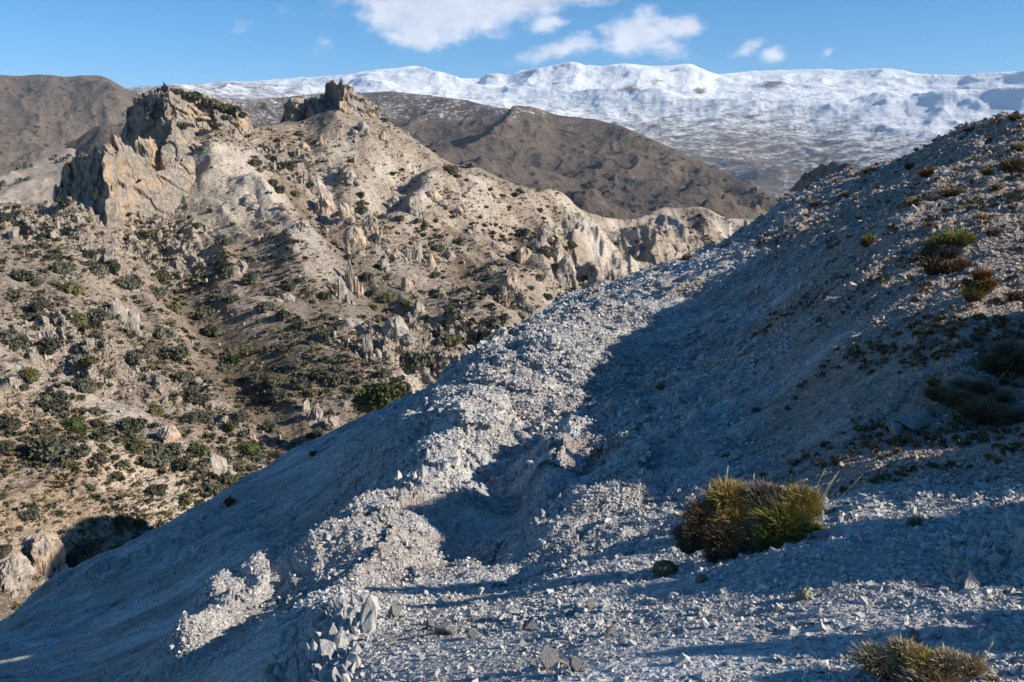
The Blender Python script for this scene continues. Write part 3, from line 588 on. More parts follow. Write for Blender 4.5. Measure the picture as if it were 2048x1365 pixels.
# ------------------------------------------------------------------ single rocks
def ico(sub):
    bm = bmesh.new(); bmesh.ops.create_icosphere(bm, subdivisions=sub, radius=1)
    V = np.array([v.co[:] for v in bm.verts]); Fc = np.array([[v.index for v in f.verts] for f in bm.faces]); bm.free(); return V, Fc
ICO = {k: ico(k) for k in (1, 2, 3, 4, 5)}
def raw_rock(seed, kind, sub=5):
    V, Fc = ICO[sub]; V = V.copy(); r_ = np.random.default_rng(seed)
    # faceted block: cut the sphere with random planes
    for k in range(16):
        n = r_.normal(size=3); n[2] *= .5; n /= np.linalg.norm(n); d = r_.uniform(.55, .85); t = V @ n - d
        V -= np.clip(t, 0, None)[:, None] * n * .92
    x, y, z = V.T
    fz = .22 if kind != 'block' else .8
    nn = fbm3(x + 5, y, z * fz, .8, 4, .6, seed); w, val = worley2(np.arctan2(y, x) * 1.2 + .2 * nn, z * (.5 if kind != 'block' else 1.2), .45, seed)
    f = 1 + .22 * nn + .16 * (val - .5) + .10 * fbm3(x, y, z * fz * 2, .22, 3, .6, seed + 3)
    V = V * f[:, None]
    if kind == 'spire':
        h = np.clip((V[:, 2] + 1) / 2, 0, 1); V[:, :2] *= (1.1 - .45 * h + .12 * noise2(h * 4, h * 0, seed))[:, None]; V[:, 2] += .25 * (val - .3) * (h > .45)
    if kind == 'fin': V[:, 1] *= .45; h = np.clip((V[:, 2] + 1) / 2, 0, 1); V[:, 0] *= 1.05 - .35 * h; V[:, 2] += .2 * (val - .4) * (h > .4)
    return V, Fc
def rock_mesh(name, seed, kind, mat): return mesh_np(name, *raw_rock(seed, kind), mat, False)
def outcrop_mesh(name, seed, kind, mat):
    """an outcrop: one main block with lower shoulders grown into it"""
    r_ = np.random.default_rng(seed); vs, fs, off = [], [], 0
    n = {'spire': 9, 'fin': 10, 'block': 13}[kind]
    for k in range(n):
        V, Fc = raw_rock(seed * 31 + k, kind if k < 2 else ('spire' if r_.random() < .2 else 'block'), 4 if k else 5)
        if k == 0: sc_, p = np.array([.72, .72, 1.0]), np.array([0, 0, 0.])
        else:
            a = r_.uniform(0, 6.28); d = r_.uniform(.3, 1.25); g = r_.uniform(.18, .45); hh = r_.uniform(.3, .95) * (1.15 - .6 * d)
            sc_ = np.array([g, g * r_.uniform(.6, 1), hh]); p = np.array([math.cos(a) * d * (1.15 if kind == 'fin' else .8), math.sin(a) * d * .6, hh - 1.05])
        vs.append(V * sc_ + p); fs.append(Fc + off); off += len(V)
    return mesh_np(name, np.vstack(vs), np.vstack(fs), mat, False)
def m_pin(N):
    c = N.coord(); b = N.noise(c, 2.6, 7, .65, .4); st = N.noise(N.coord((1, 1, .2)), 5, 5, .6)
    rnd = N.n('ShaderNodeObjectInfo').outputs['Random']
    base = N.ramp(b, [(.25, (.15, .13, .11)), (.45, (.27, .235, .20)), (.62, (.39, .34, .29)), (.8, (.52, .465, .40))])
    oc = N.m('MULTIPLY', N.m('GREATER_THAN', rnd, .62), N.n('ShaderNodeMapRange', ins={'Value': N.noise(c, 1.2, 4), 'From Min': .42, 'From Max': .6}).outputs[0])
    base = N.mix(N.m('MULTIPLY', oc, .6), base, (.56, .38, .23))
    return N.mix(.5, base, N.ramp(st, [(.35, .25), (.5, .5), (.7, .62)]), 'OVERLAY'), N.m('ADD', st, b), 1, .12
M_pin = material('pinnacle_rock', m_pin)
RK = {k: [outcrop_mesh('rock_' + k, 100 + 10 * i + len(k), k, M_pin) for i in range(7)] for k in ('spire', 'block', 'fin')}
pins = [(708, 505, 50, 62, 'block', 'ochre-streaked cliff block standing out of the middle of the slope'), (505, 412, 46, 26, 'block', 'low pale rock on the smooth hill\'s lower shoulder'), (632, 388, 46, 50, 'block', 'rounded grey rock with an oak at its foot below the pale ridge line'),
 (655, 432, 44, 56, 'block', 'tall pale rock face above the ochre cliff block'), (690, 445, 34, 44, 'block', 'pale fluted rock touching the tall rock face on its uphill side'), (742, 478, 48, 54, 'block', 'broad grey outcrop just uphill of the thin standing stone'),
 (792, 516, 11, 30, 'spire', 'thin standing stone between the broad outcrop and the split tower'), (815, 518, 12, 34, 'spire', 'second thin standing stone close to the split tower'), (836, 520, 26, 56, 'fin', 'split rock tower with a dark cleft'), (862, 536, 15, 56, 'spire', 'slender ochre finger of rock beside the split tower'),
 (1022, 582, 46, 56, 'block', 'outcrop with a dark slot close above the gully floor'), (1008, 602, 16, 44, 'fin', 'narrow dark fin in front of the slotted outcrop'), (702, 578, 26, 62, 'fin', 'dark blade of rock with a shadow on its left'), (686, 602, 22, 56, 'fin', 'lower dark blade leaning against the first'),
 (815, 584, 24, 38, 'block', 'brown rounded stump of rock below the thin stones'), (838, 628, 22, 40, 'spire', 'ochre-footed rock tooth by a bright green bush'), (792, 672, 66, 58, 'block', 'wide pale ochre cliff low on the slope'), (735, 712, 34, 48, 'fin', 'small notched tower above the white fan of scree'),
 (576, 606, 36, 24, 'fin', 'low grey ridge of slabs among dark bushes'), (236, 640, 42, 44, 'fin', 'grey slab outcrop in the upper part of the bushy slope'), (262, 668, 40, 34, 'fin', 'grey slab outcrop just below the first slabs'), (338, 888, 44, 40, 'block', 'lone split boulder among the lower bushes'),
 (432, 952, 46, 62, 'spire', 'stout spire with an ochre foot close to the dark slope edge'), (420, 930, 18, 30, 'spire', 'dark point of rock on the shoulder of the ochre-footed spire'), (634, 845, 28, 54, 'spire', 'white tooth of rock above the dark slope edge'), (662, 862, 44, 34, 'block', 'low broken rock beside the white tooth'),
 (830, 432, 42, 44, 'block', 'grey rounded outcrop with a shadowed hollow'), (788, 418, 28, 30, 'block', 'small grey knob uphill of the hollowed outcrop'), (765, 282, 14, 20, 'spire', 'white tooth of rock on the upper gully rim'), (728, 262, 26, 24, 'block', 'grey lump of rock below the second summit'),
 (865, 400, 46, 30, 'block', 'flat grey rock between the two pale gullies'), (990, 400, 26, 18, 'block', 'small white outcrop under the crest'), (802, 322, 22, 14, 'fin', 'little row of teeth on a pale rib'), (1048, 525, 30, 50, 'spire', 'tall grey spire above the gully, farthest along the slope'),
 (1128, 565, 46, 62, 'block', 'big shadowed outcrop at the gully bend'), (1090, 478, 34, 26, 'block', 'dark rock under the gullied cone'), (700, 362, 36, 28, 'block', 'grey rock with a shaded left side above the rounded outcrop'), (640, 292, 26, 22, 'fin', 'broken teeth on the pass between the two summits'),
 (575, 262, 20, 14, 'spire', 'small fins at the low point of the skyline'), (522, 240, 12, 22, 'spire', 'thin rock at the end of the big crag'), (480, 262, 20, 28, 'fin', 'dark-sided tooth above the rounded hill'), (916, 432, 26, 22, 'block', 'grey outcrop on the pale rib'),
 (560, 300, 18, 18, 'fin', 'grey teeth below the pass'), (610, 300, 22, 18, 'block', 'grey lump near the small fins'), (500, 880, 22, 24, 'fin', 'small dark rock above the ochre-footed spire'), (60, 670, 22, 20, 'block', 'small pale rock on the bushy slope'),
 (950, 470, 26, 30, 'fin', 'leaning grey slab under the pale rib'), (985, 500, 22, 26, 'spire', 'stubby spire uphill of the slotted outcrop'), (1070, 500, 24, 26, 'fin', 'grey fin next to the tall spire'), (900, 520, 22, 22, 'block', 'low outcrop downhill of the ochre finger'),
 (770, 540, 24, 26, 'block', 'brown knob under the thin standing stones'), (700, 430, 26, 22, 'block', 'small pale rock on top of the fluted face'), (610, 460, 30, 22, 'block', 'grey ledge uphill of the dark blades'), (565, 420, 24, 16, 'block', 'grey ledge beside the low pale rock'),
 (100, 1150, 78, 84, 'block', 'big grey boulder half in shade by the dark slope edge'), (28, 1180, 70, 66, 'block', 'cracked boulder beside the big grey one with a black hollow under it'), (70, 1105, 60, 34, 'block', 'pale flat-topped boulder behind the other two')]
landmarks = []
def place_rock(me, name, label, px, py, w, h, P, cat, sunk=.22, lean=0, group=None, thick=.9, rmin=0):
    H = P.hit(px, py, rmin)
    if H is None: return None
    r = math.hypot(H[0], H[1]); s = w / F * r * .5 * 1.05; hz = h / F * r * .5 * 1.12
    o = obj(name, me); a = math.atan2(H[0], H[1])
    o.location = (H[0] + math.sin(a) * s * .5, H[1] + math.cos(a) * s * .5, H[2] + hz * (1 - 2 * sunk * .6)); o.scale = (s, s * thick, hz)
    o.rotation_euler = (R(lean), R(lean * .7), -a + random.uniform(-.5, .5)); tag(o, label, cat, group); return o
for i, (px, py, w, h, k, lab) in enumerate(pins):
    o = place_rock(RK[k][i % 7], {'spire': 'rock_pinnacle', 'block': 'rock_outcrop', 'fin': 'rock_fin'}[k], lab, px, py + h * .05, w * (2.1 if k == 'spire' else 1.3), h * (.72 if k == 'spire' else 1.0), PM, 'rock', .38, random.uniform(-12, 8))
    if o: landmarks.append((px, py, lab))
# ------------------------------------------------------------------ bushes
def m_leaf(name, c0, c1, c2, sc=1.3):
    def fn(N):
        c = N.coord(); rnd = N.n('ShaderNodeObjectInfo').outputs['Random']
        f = N.m('ADD', N.m('MULTIPLY', N.noise(c, sc, 3, .6), .9), N.m('MULTIPLY', N.m('SUBTRACT', rnd, .5), .35))
        return N.ramp(f, [(.2, c0), (.45, c1), (.75, c2)]), None
    return material(name, fn, .75)
LEAF = [m_leaf('oak_leaves', (.036, .038, .026), (.080, .082, .058), (.135, .135, .10)), m_leaf('olive_leaves', (.050, .050, .022), (.105, .10, .045), (.17, .155, .075)),
        m_leaf('pine_leaves', (.032, .045, .016), (.068, .088, .030), (.115, .135, .055)), m_leaf('grey_leaves', (.06, .055, .045), (.125, .115, .092), (.20, .185, .155))]
def quads(P, D, U, w, l):
    """quads at P along D (l long) and U (w wide)"""
    a = P - U * w; b = P + U * w; c = P + D * l + U * w * .6; d = P + D * l - U * w * .6
    V = np.stack([a, b, c, d], 1).reshape(-1, 3); n = len(P)
    return V, (np.arange(n)[:, None] * 4 + np.arange(4)[None])
def unit(v): return v / (np.linalg.norm(v, axis=-1, keepdims=True) + 1e-9)
def bush_mesh(name, seed, mat, n=620, flat=.75, lobes=7, q=.085):
    r_ = np.random.default_rng(seed); L = []
    for k in range(lobes):
        a = r_.uniform(0, 6.28); d = r_.uniform(.1, .62); L.append((math.cos(a) * d, math.sin(a) * d, r_.uniform(.25, .75) * flat, r_.uniform(.28, .5)))
    k = r_.integers(0, lobes, n); C = np.array(L)[k]
    dirs = unit(r_.normal(size=(n, 3))); dirs[:, 2] = np.abs(dirs[:, 2]) * 1.0 - .25 * (r_.random(n) < .3)
    rad = C[:, 3] * r_.uniform(.55, 1.12, n) ** .7
    P = C[:, :3] + unit(dirs) * rad[:, None]; P[:, 2] = np.maximum(P[:, 2], -.02)
    D = unit(dirs + .9 * r_.normal(size=(n, 3))); U = unit(np.cross(D, r_.normal(size=(n, 3))))
    V, Fc = quads(P, D, U, q * r_.uniform(.5, 1.2, (n, 1)), q * r_.uniform(1, 2.4, (n, 1)))
    vs = [V]; fs = [Fc]; off = len(V)
    IV, IF = ICO[2]
    for (x, y, z, rr) in L:      # dense inner twigs of each lobe
        W_ = IV * rr * .72 * (1 + .35 * noise3(IV[:, 0] * 2 + x, IV[:, 1] * 2, IV[:, 2] * 2, seed))[:, None] + [x, y, z]; W_[:, 2] = np.maximum(W_[:, 2], -.15)
        vs.append(W_); fs.append(np.c_[IF, IF[:, 2]] + off); off += len(W_)
    # triangles as degenerate quads are not allowed: keep the lobes in a second mesh part
    return np.vstack(vs), V, Fc, np.vstack(vs[1:]), [f for f in fs[1:]]
def bush(name, seed, mat, **k):
    allv, V, Fc, W_, fs = bush_mesh(name, seed, mat, **k)
    tri = np.vstack([f[:, :3] for f in fs]); q3 = np.vstack([Fc[:, [0, 1, 2]], Fc[:, [0, 2, 3]]])
    return mesh_np(name, np.vstack([V, W_]), np.vstack([q3, tri]), mat, False)
BUSH = [(bush('bush', 11, LEAF[0]), 'dark'), (bush('bush', 12, LEAF[0], flat=.6, lobes=9), 'dark'), (bush('bush', 13, LEAF[1], n=500), 'olive'), (bush('bush', 14, LEAF[3], n=420, flat=.6), 'grey-green'),
        (bush('bush', 15, LEAF[0], flat=.9, lobes=6), 'dark'), (bush('bush', 16, LEAF[1], flat=.55, lobes=9), 'olive'), (bush('bush', 17, LEAF[2], n=700, flat=1.1, lobes=8), 'green'), (bush('bush', 18, LEAF[3], n=480), 'grey-green')]
# bushes read off the photograph: x, y of the foot, width, kind
BL = [(45, 560, 44, 0), (75, 572, 22, 7), (125, 545, 40, 1), (180, 515, 30, 0), (200, 548, 44, 3), (262, 575, 46, 1), (225, 540, 34, 4), (148, 590, 40, 2), (78, 618, 44, 3), (85, 640, 30, 0), (55, 640, 28, 0), (66, 664, 22, 2), (148, 650, 44, 2), (195, 655, 24, 0), (200, 640, 40, 1),
 (215, 620, 24, 3), (310, 590, 40, 1), (320, 560, 34, 5), (352, 625, 26, 2), (275, 640, 18, 0), (330, 680, 46, 3), (410, 640, 44, 1), (425, 670, 38, 0), (440, 600, 26, 3), (465, 605, 30, 0), (530, 622, 42, 0), (565, 638, 34, 0), (575, 578, 32, 4), (550, 590, 30, 1), (520, 648, 16, 2), (600, 655, 30, 0), (500, 565, 40, 0),
 (455, 555, 34, 0), (455, 490, 26, 0), (420, 555, 20, 7), (650, 598, 34, 0), (690, 605, 18, 3), (655, 672, 34, 1), (650, 640, 26, 0), (35, 695, 50, 1), (20, 680, 40, 0), (90, 705, 52, 1), (165, 735, 50, 3), (185, 730, 34, 2), (118, 745, 20, 7), (210, 760, 46, 0), (58, 760, 36, 2), (28, 760, 24, 3), (50, 780, 20, 0),
 (168, 782, 44, 1), (198, 775, 22, 0), (110, 815, 44, 1), (95, 808, 36, 5), (270, 725, 34, 0), (290, 715, 40, 3), (350, 715, 52, 1), (365, 765, 48, 0), (405, 760, 30, 3), (465, 735, 40, 6), (450, 745, 34, 1), (500, 710, 36, 5), (510, 760, 30, 0), (545, 770, 46, 1), (560, 800, 50, 0), (600, 775, 44, 0), (620, 790, 30, 5),
 (590, 735, 34, 3), (640, 755, 48, 0), (665, 770, 46, 1), (690, 765, 28, 0), (375, 800, 50, 3), (400, 810, 44, 0), (420, 845, 46, 4), (380, 845, 40, 0), (310, 830, 46, 5), (460, 865, 36, 6), (480, 840, 40, 3), (155, 865, 48, 6), (190, 830, 30, 0), (262, 860, 54, 1), (205, 880, 46, 0), (75, 925, 72, 4), (50, 900, 28, 3),
 (10, 900, 34, 0), (25, 855, 34, 1), (138, 905, 36, 3), (165, 910, 34, 0), (200, 920, 30, 3), (275, 900, 46, 5), (320, 925, 56, 1), (365, 935, 44, 0), (395, 910, 40, 6), (350, 900, 30, 0), (540, 860, 40, 0), (500, 910, 44, 6), (520, 925, 30, 0), (630, 880, 40, 4), (312, 985, 40, 1), (375, 1005, 40, 5), (400, 1012, 26, 0), (430, 985, 40, 0),
 (165, 1140, 84, 4), (5, 1110, 40, 0), (300, 1005, 18, 0), (760, 640, 26, 3), (742, 592, 26, 0), (770, 600, 30, 2), (745, 620, 22, 2), (735, 560, 30, 0), (700, 520, 30, 3), (620, 375, 24, 0), (830, 735, 70, 1), (768, 755, 42, 0), (798, 705, 26, 3), (850, 640, 22, 0), (810, 615, 26, 6), (900, 625, 30, 0), (915, 640, 30, 3),
 (925, 660, 26, 0), (970, 680, 54, 1), (985, 650, 40, 0), (940, 700, 34, 6), (1010, 640, 24, 0), (905, 690, 40, 5), (985, 710, 30, 0), (925, 585, 24, 0), (945, 615, 18, 3), (870, 555, 26, 0), (880, 595, 20, 5), (720, 395, 24, 0), (585, 315, 22, 0), (540, 315, 16, 3), (600, 270, 18, 0), (555, 285, 14, 0), (510, 332, 30, 0), (522, 345, 20, 3), (575, 338, 30, 1),
 (605, 330, 18, 2), (590, 392, 20, 2), (545, 372, 26, 0), (560, 385, 26, 0), (680, 430, 22, 0), (725, 430, 30, 4), (722, 410, 20, 2), (800, 440, 22, 0), (835, 445, 18, 0), (870, 445, 18, 0), (785, 350, 14, 0), (1005, 395, 16, 0), (1030, 393, 18, 0), (1080, 425, 16, 0), (920, 490, 30, 0), (945, 450, 14, 3), (875, 500, 26, 1), (850, 455, 18, 5), (900, 345, 30, 2), (940, 335, 30, 3),
 (1050, 470, 28, 0), (1110, 490, 34, 4), (1145, 495, 24, 6), (1095, 510, 40, 1), (1060, 505, 30, 0), (1170, 560, 22, 0), (1080, 560, 30, 3), (1115, 540, 30, 0), (1130, 530, 20, 0), (1290, 545, 16, 0), (1095, 600, 26, 0), (1060, 580, 22, 3), (1400, 450, 14, 0), (700, 325, 14, 0), (420, 425, 14, 0), (465, 452, 14, 2), (395, 455, 22, 0), (300, 470, 20, 2), (130, 410, 26, 1), (10, 440, 30, 0), (40, 700, 30, 0)]
NUM = ['', 'second ', 'third ', 'fourth ', 'fifth ', 'sixth ', 'seventh ', 'eighth ', 'ninth ', 'tenth ', 'eleventh ', 'twelfth ', 'thirteenth ', 'fourteenth ', 'fifteenth ', 'sixteenth ', 'seventeenth ', 'eighteenth ', 'nineteenth ', 'twentieth ']
def label_all(items, marks, noun, sizes):
    """items: list of (px, py, width_px, tone, object) -> a label that leads to one of them alone"""
    cell = {}
    for it in items:
        px, py, w, tone, o = it
        d = [math.hypot(px - m[0], (py - m[1])) for m in marks]; k = int(np.argmin(d)); mx, my = marks[k][:2]
        dx, dy = px - mx, py - my
        side = ('right of' if dx > 0 else 'left of') if abs(dx) > abs(dy) else ('below' if dy > 0 else 'above')
        cell.setdefault((k, side), []).append((d[k], it))
    for (k, side), L in cell.items():
        L.sort(key=lambda t: t[0]); many = len(L) > 1
        for n, (d_, (px, py, w, tone, o)) in enumerate(L):
            sz = 'big ' if w > sizes[1] else ('small ' if w < sizes[0] else '')
            o['label'] = f"{sz}{tone} {noun}, " + (f"{NUM[min(n, 19)]}nearest " if many else 'alone ') + f"{side} {marks[k][2]}"
MARKS = [(px, py, t) for px, py, t in [(708, 480, 'the ochre cliff block'), (500, 405, 'the low pale rock'), (632, 370, 'the rounded grey rock'), (655, 420, 'the tall pale face'), (742, 455, 'the broad grey outcrop'), (850, 500, 'the split tower'), (1022, 560, 'the slotted outcrop'), (700, 555, 'the dark blade'), (792, 645, 'the wide ochre cliff'),
         (735, 690, 'the notched tower'), (245, 650, 'the grey slabs'), (338, 870, 'the split boulder'), (432, 925, 'the ochre-footed spire'), (634, 830, 'the white tooth'), (830, 415, 'the hollowed outcrop'), (990, 390, 'the white outcrop'), (1048, 500, 'the tall spire'), (1128, 540, 'the bend outcrop'), (640, 280, 'the broken teeth'), (90, 1120, 'the cracked boulders'),
         (440, 290, 'the rounded hilltop'), (180, 400, 'the shaded cliff'), (100, 790, 'the white chute'), (930, 670, 'the scree streak'), (1110, 385, 'the gullied cone'), (1330, 425, 'the bare hilltop'), (150, 480, 'the near ridge edge'), (450, 620, 'the dry ravine'), (560, 700, 'the pale rib'), (30, 600, 'the west slope'), (370, 700, 'the green pine'), (220, 800, 'the sandy track'), (560, 235, 'the pass'), (700, 190, 'the castle crag'), (900, 330, 'the crest'), (370, 190, 'the big crag')]]
items = []
def put_bush(px, py, w, k, P=PM, jitter=0):
    H = P.hit(px, py)
    if H is None: return None
    r = math.hypot(H[0], H[1]); s = w / F * r * .5 * .98
    o = obj('bush', BUSH[k][0]); o.location = H - np.array([0, 0, .12 * s]); o.scale = (s * random.uniform(.95, 1.2), s * random.uniform(.9, 1.1), s * random.uniform(1.05, 1.4)); o.rotation_euler = (0, 0, random.uniform(0, 6.28))
    tag(o, None, 'bush', 'bushes dotted over the limestone slope'); return o
used = []
for px, py, w, k in BL:
    o = put_bush(px, py, w, k)
    if o: items.append((px, py, w, BUSH[k][1], o)); used.append((px, py, w))
# the rest of the bushes follow the same scatter
vM = PM.visible(); GX, GY = unray(azM[None] * np.ones_like(PM.X), PM.Z / PM.r); inv = np.zeros_like(GX); inv[1:, 1:] = np.abs((GY[1:, 1:] - GY[:-1, 1:]) * (GX[1:, 1:] - GX[1:, :-1]))
W_ = inv * vM * (GX > 0) * (GX < 1560) * (GY > 200) * (GY < 1250)
clump = sstep(-.15, .3, fbm(PM.X, PM.Y, 22, 3, seed=301)) + .12
Wb = W_ * clump * (1 - .93 * np.clip(scree * 1.3, 0, 1)) * (1 - .7 * sstep(1080, 1160, GX)) * sstep(-.05, .02, PM.Rk[7][None] + .01 - PM.rho[:, None]) * np.where(GY < 450, .45, 1.0) * np.where((GY > 950) & (GX < 380), .35, 1)
def draw(Wt, n): 
    c = np.cumsum(Wt.ravel()); return np.searchsorted(c, rng.random(n) * c[-1])
# smaller bushes, far more than one would count
qs = draw(Wb, 1700); ii, jj = np.divmod(qs, len(azM)); rq = PM.r[ii, jj]
SB = (np.stack([PM.X[ii, jj], PM.Y[ii, jj], PM.Z[ii, jj]], -1), rng.uniform(.4, 1.05, len(qs)) * (.6 + rq / 260))
for q in draw(Wb, 1500):
    i, j = divmod(int(q), len(azM)); px, py = float(GX[i, j]), float(GY[i, j]); r = PM.r[i, j]
    w = random.uniform(1.3, 2.9) * F / r * .85
    if len(items) >= 292: break
    if any(abs(px - a) < (w + b) * .38 and abs(py - c) < (w + b) * .3 for a, c, b in used): continue
    k = random.choices(range(8), [4, 4, 1.6, 2.2, 3, 1.6, .6, 2])[0]; o = put_bush(px, py, w, k)
    if o: items.append((px, py, w, BUSH[k][1], o)); used.append((px, py, w))
label_all(items, MARKS, 'bush', (17, 40))
# oaks on the tops of the two crags and behind the dark slope edge
for px, py, w, r, k, lab in [(352, 182, 22, 302, 1, 'wind-clipped oak at the highest point of the big crag'), (372, 190, 30, 304, 0, 'dark oak next below the highest oak on the big crag'), (396, 194, 34, 305, 4, 'dense dark oak midway along the top of the big crag'), (418, 204, 34, 306, 0, 'dark oak in the middle of the wooded crag top'), (444, 212, 30, 308, 1, 'broad dark oak past the middle of the wooded crag top'),
                             (466, 218, 30, 309, 0, 'dark oak near the low end of the big crag'), (488, 232, 26, 310, 4, 'last oak at the low end of the big crag'), (400, 240, 20, 296, 0, 'oak clinging to the sunlit face of the big crag'), (365, 250, 24, 294, 1, 'oak in the hollow under the big crag face'), (430, 250, 22, 296, 1, 'oak at the foot of the crag above the rounded hill'),
                             (452, 236, 24, 298, 0, 'oak high on the sunlit side of the big crag'), (720, 200, 18, 338, 0, 'oak beside the castle crag on its right shoulder'), (745, 218, 20, 340, 1, 'second oak down the right shoulder of the castle crag'), (768, 240, 20, 342, 0, 'third oak down the right shoulder of the castle crag'), (790, 255, 16, 345, 4, 'fourth oak down the castle crag shoulder')]:
    a, e = ray(px, py); s = w / F * r * .55; o = obj('oak_bush', BUSH[k][0]); o.location = (r * math.sin(a), r * math.cos(a), r * e - s * .35); o.scale = (s, s, s * .8); tag(o, lab, 'oak bush')
H = PM.hit(790, 815)
o = obj('oak_tree', bush('oak_tree', 77, m_leaf('big_oak_leaves', (.018, .024, .008), (.04, .05, .018), (.085, .10, .035), 2.4), n=4200, lobes=16, q=.045, flat=.8)); r = 118.0; a, e = ray(772, 838); o.location = (r * math.sin(a), r * math.cos(a), r * e); o.scale = (5.0, 4.2, 5.2)
tag(o, 'big deep green oak rising from behind the dark edge of the grey slope', 'tree')
tr = obj('trunk', mesh_np('trunk', ICO[2][0] * [.05, .05, .5] + [0, 0, -.3], ICO[2][1], M_crag2), o)

# ------------------------------------------------------------------ scrub nobody could count
def tuft_cloud(name, P3, size, mats_seed, mat, nq=8, flat=.7):
    n = len(P3); r_ = np.random.default_rng(mats_seed); idx = np.repeat(np.arange(n), nq); m = n * nq
    dirs = unit(r_.normal(size=(m, 3))); dirs[:, 2] = np.abs(dirs[:, 2]); s = size[idx][:, None]
    P = P3[idx] + dirs * s * [.5, .5, .35 * flat] * r_.uniform(.3, 1, (m, 1)); D = unit(dirs + .6 * r_.normal(size=(m, 3))); U = unit(np.cross(D, r_.normal(size=(m, 3))))
    V, Fc = quads(P, D * [1, 1, flat], U, s * .24 * r_.uniform(.6, 1.2, (m, 1)), s * .4 * r_.uniform(.5, 1.2, (m, 1)))
    return obj(name, mesh_np(name, V, Fc, mat, False))
def m_scrub(N):
    c = N.coord(); a = N.voro(c, .9, out='Color'); f = N.n('ShaderNodeSeparateColor', ins={0: a}).outputs[0]
    return N.ramp(f, [(0, (.045, .045, .022)), (.3, (.085, .070, .035)), (.55, (.12, .10, .045)), (.75, (.17, .125, .055)), (1, (.10, .095, .07))]), None
M_scrub = material('scrub', m_scrub)
Ws = W_ * (.15 + clump) * (1 - .75 * np.clip(scree * 1.4, 0, 1)) * (1 - .6 * sstep(1080, 1160, GX))
q = draw(Ws, 24000); i, j = np.divmod(q, len(azM)); r = PM.r[i, j]
P3 = np.stack([PM.X[i, j], PM.Y[i, j], PM.Z[i, j]], -1) + rng.normal(size=(len(q), 3)) * [.3, .3, 0]
sz = rng.uniform(.22, .62, len(q)) * (.5 + r / 220) * np.where(rng.random(len(q)) < .08, 2.0, 1)
tag(tuft_cloud('small_bushes', SB[0], SB[1], 9, LEAF[0], 46, 1.0), 'small dark bushes thickly scattered between the bigger ones', 'bushes', None, 'stuff')
tag(tuft_cloud('low_scrub', P3, sz, 5, M_scrub), 'low brown and olive scrub scattered over the whole limestone slope', 'scrub', None, 'stuff')
# broken rock lying over the hillside and along its outcrops
Wr = W_ * (.10 + 2.2 * ck + .5 * sstep(.1, .5, fbm(PM.X, PM.Y, 16, 4, seed=311))) * (1 - .7 * dome) * (1 - .8 * badl); q = draw(Wr, 9500); i, j = np.divmod(q, len(azM)); n = len(q); r = PM.r[i, j]
r_ = np.random.default_rng(71); s_ = (r_.lognormal(0, .6, n) * 1.7 / F * r).clip(0, 1.1); Cb = np.array([[x, y, z] for x in (-1, 1) for y in (-1, 1) for z in (-1, 1)], float) * .72
Cf = np.array([[0, 1, 3], [0, 3, 2], [4, 6, 7], [4, 7, 5], [0, 4, 5], [0, 5, 1], [2, 3, 7], [2, 7, 6], [0, 2, 6], [0, 6, 4], [1, 5, 7], [1, 7, 3]])
B = (Cb[None] + .32 * r_.normal(size=(n, 8, 3)).clip(-1.3, 1.3)) * (s_[:, None, None] * np.stack([r_.uniform(.6, 1.2, n), r_.uniform(.5, 1.0, n), r_.uniform(.6, 1.5, n)], -1)[:, None, :])
a_ = r_.uniform(0, 6.28, n); ca, sa = np.cos(a_)[:, None], np.sin(a_)[:, None]; V = np.stack([B[..., 0] * ca - B[..., 1] * sa, B[..., 0] * sa + B[..., 1] * ca, B[..., 2] + .35 * B[..., 0]], -1)
V = V + np.stack([PM.X[i, j], PM.Y[i, j], PM.Z[i, j]], -1)[:, None, :]
tag(obj('rubble', mesh_np('rubble', V.reshape(-1, 3), (Cf[None] + (np.arange(n) * 8)[:, None, None]).reshape(-1, 3), M_pin, False)), 'broken pale rock littering the limestone hillside', 'rubble', None, 'stuff')
# far bushes on the pale hill and the foot of the brown mountain
def far_cloud(name, P, n, cond, s0, s1, mat, label, cl, seed):
    gx, gy = unray(P.az[None] * np.ones_like(P.X), P.Z / P.r); iv = np.zeros_like(gx); iv[1:, 1:] = np.abs((gy[1:, 1:] - gy[:-1, 1:]) * (gx[1:, 1:] - gx[1:, :-1]))
    w = iv * P.visible() * cond(gx, gy) * sstep(-.1, .35, fbm(P.X, P.Y, cl, 3, seed=seed)); q = draw(w, n); i, j = np.divmod(q, len(P.az))
    P3 = np.stack([P.X[i, j], P.Y[i, j], P.Z[i, j]], -1); o = tuft_cloud(name, P3, rng.uniform(s0, s1, n), seed, mat, 9, 1.0)
    return tag(o, label, 'bushes', None, 'stuff')
far_cloud('distant_bushes', hillL, 380, lambda x, y: (y > 285) * (x < 230), 4, 9, LEAF[0], 'dark round bushes speckling the pale hill behind the cliff', 60, 401)
far_cloud('distant_bushes', brown_mt, 420, lambda x, y: np.exp(-((x - 1175) / 45) ** 2 - ((y - 385) / 22) ** 2) + .8 * np.exp(-((y - 330 - (x - 1400) * .42) / 9) ** 2) * (x > 1420) * (x < 1580) + .05 * (y > 350), 7, 15, LEAF[0], 'oak clumps at the foot of the brown mountain', 160, 402)
far_cloud('distant_bushes', left_mt, 260, lambda x, y: (y > 230) * (x < 240) * sstep(200, 320, y), 12, 26, LEAF[0], 'dark bushes low on the brown mountain at the left', 260, 403)

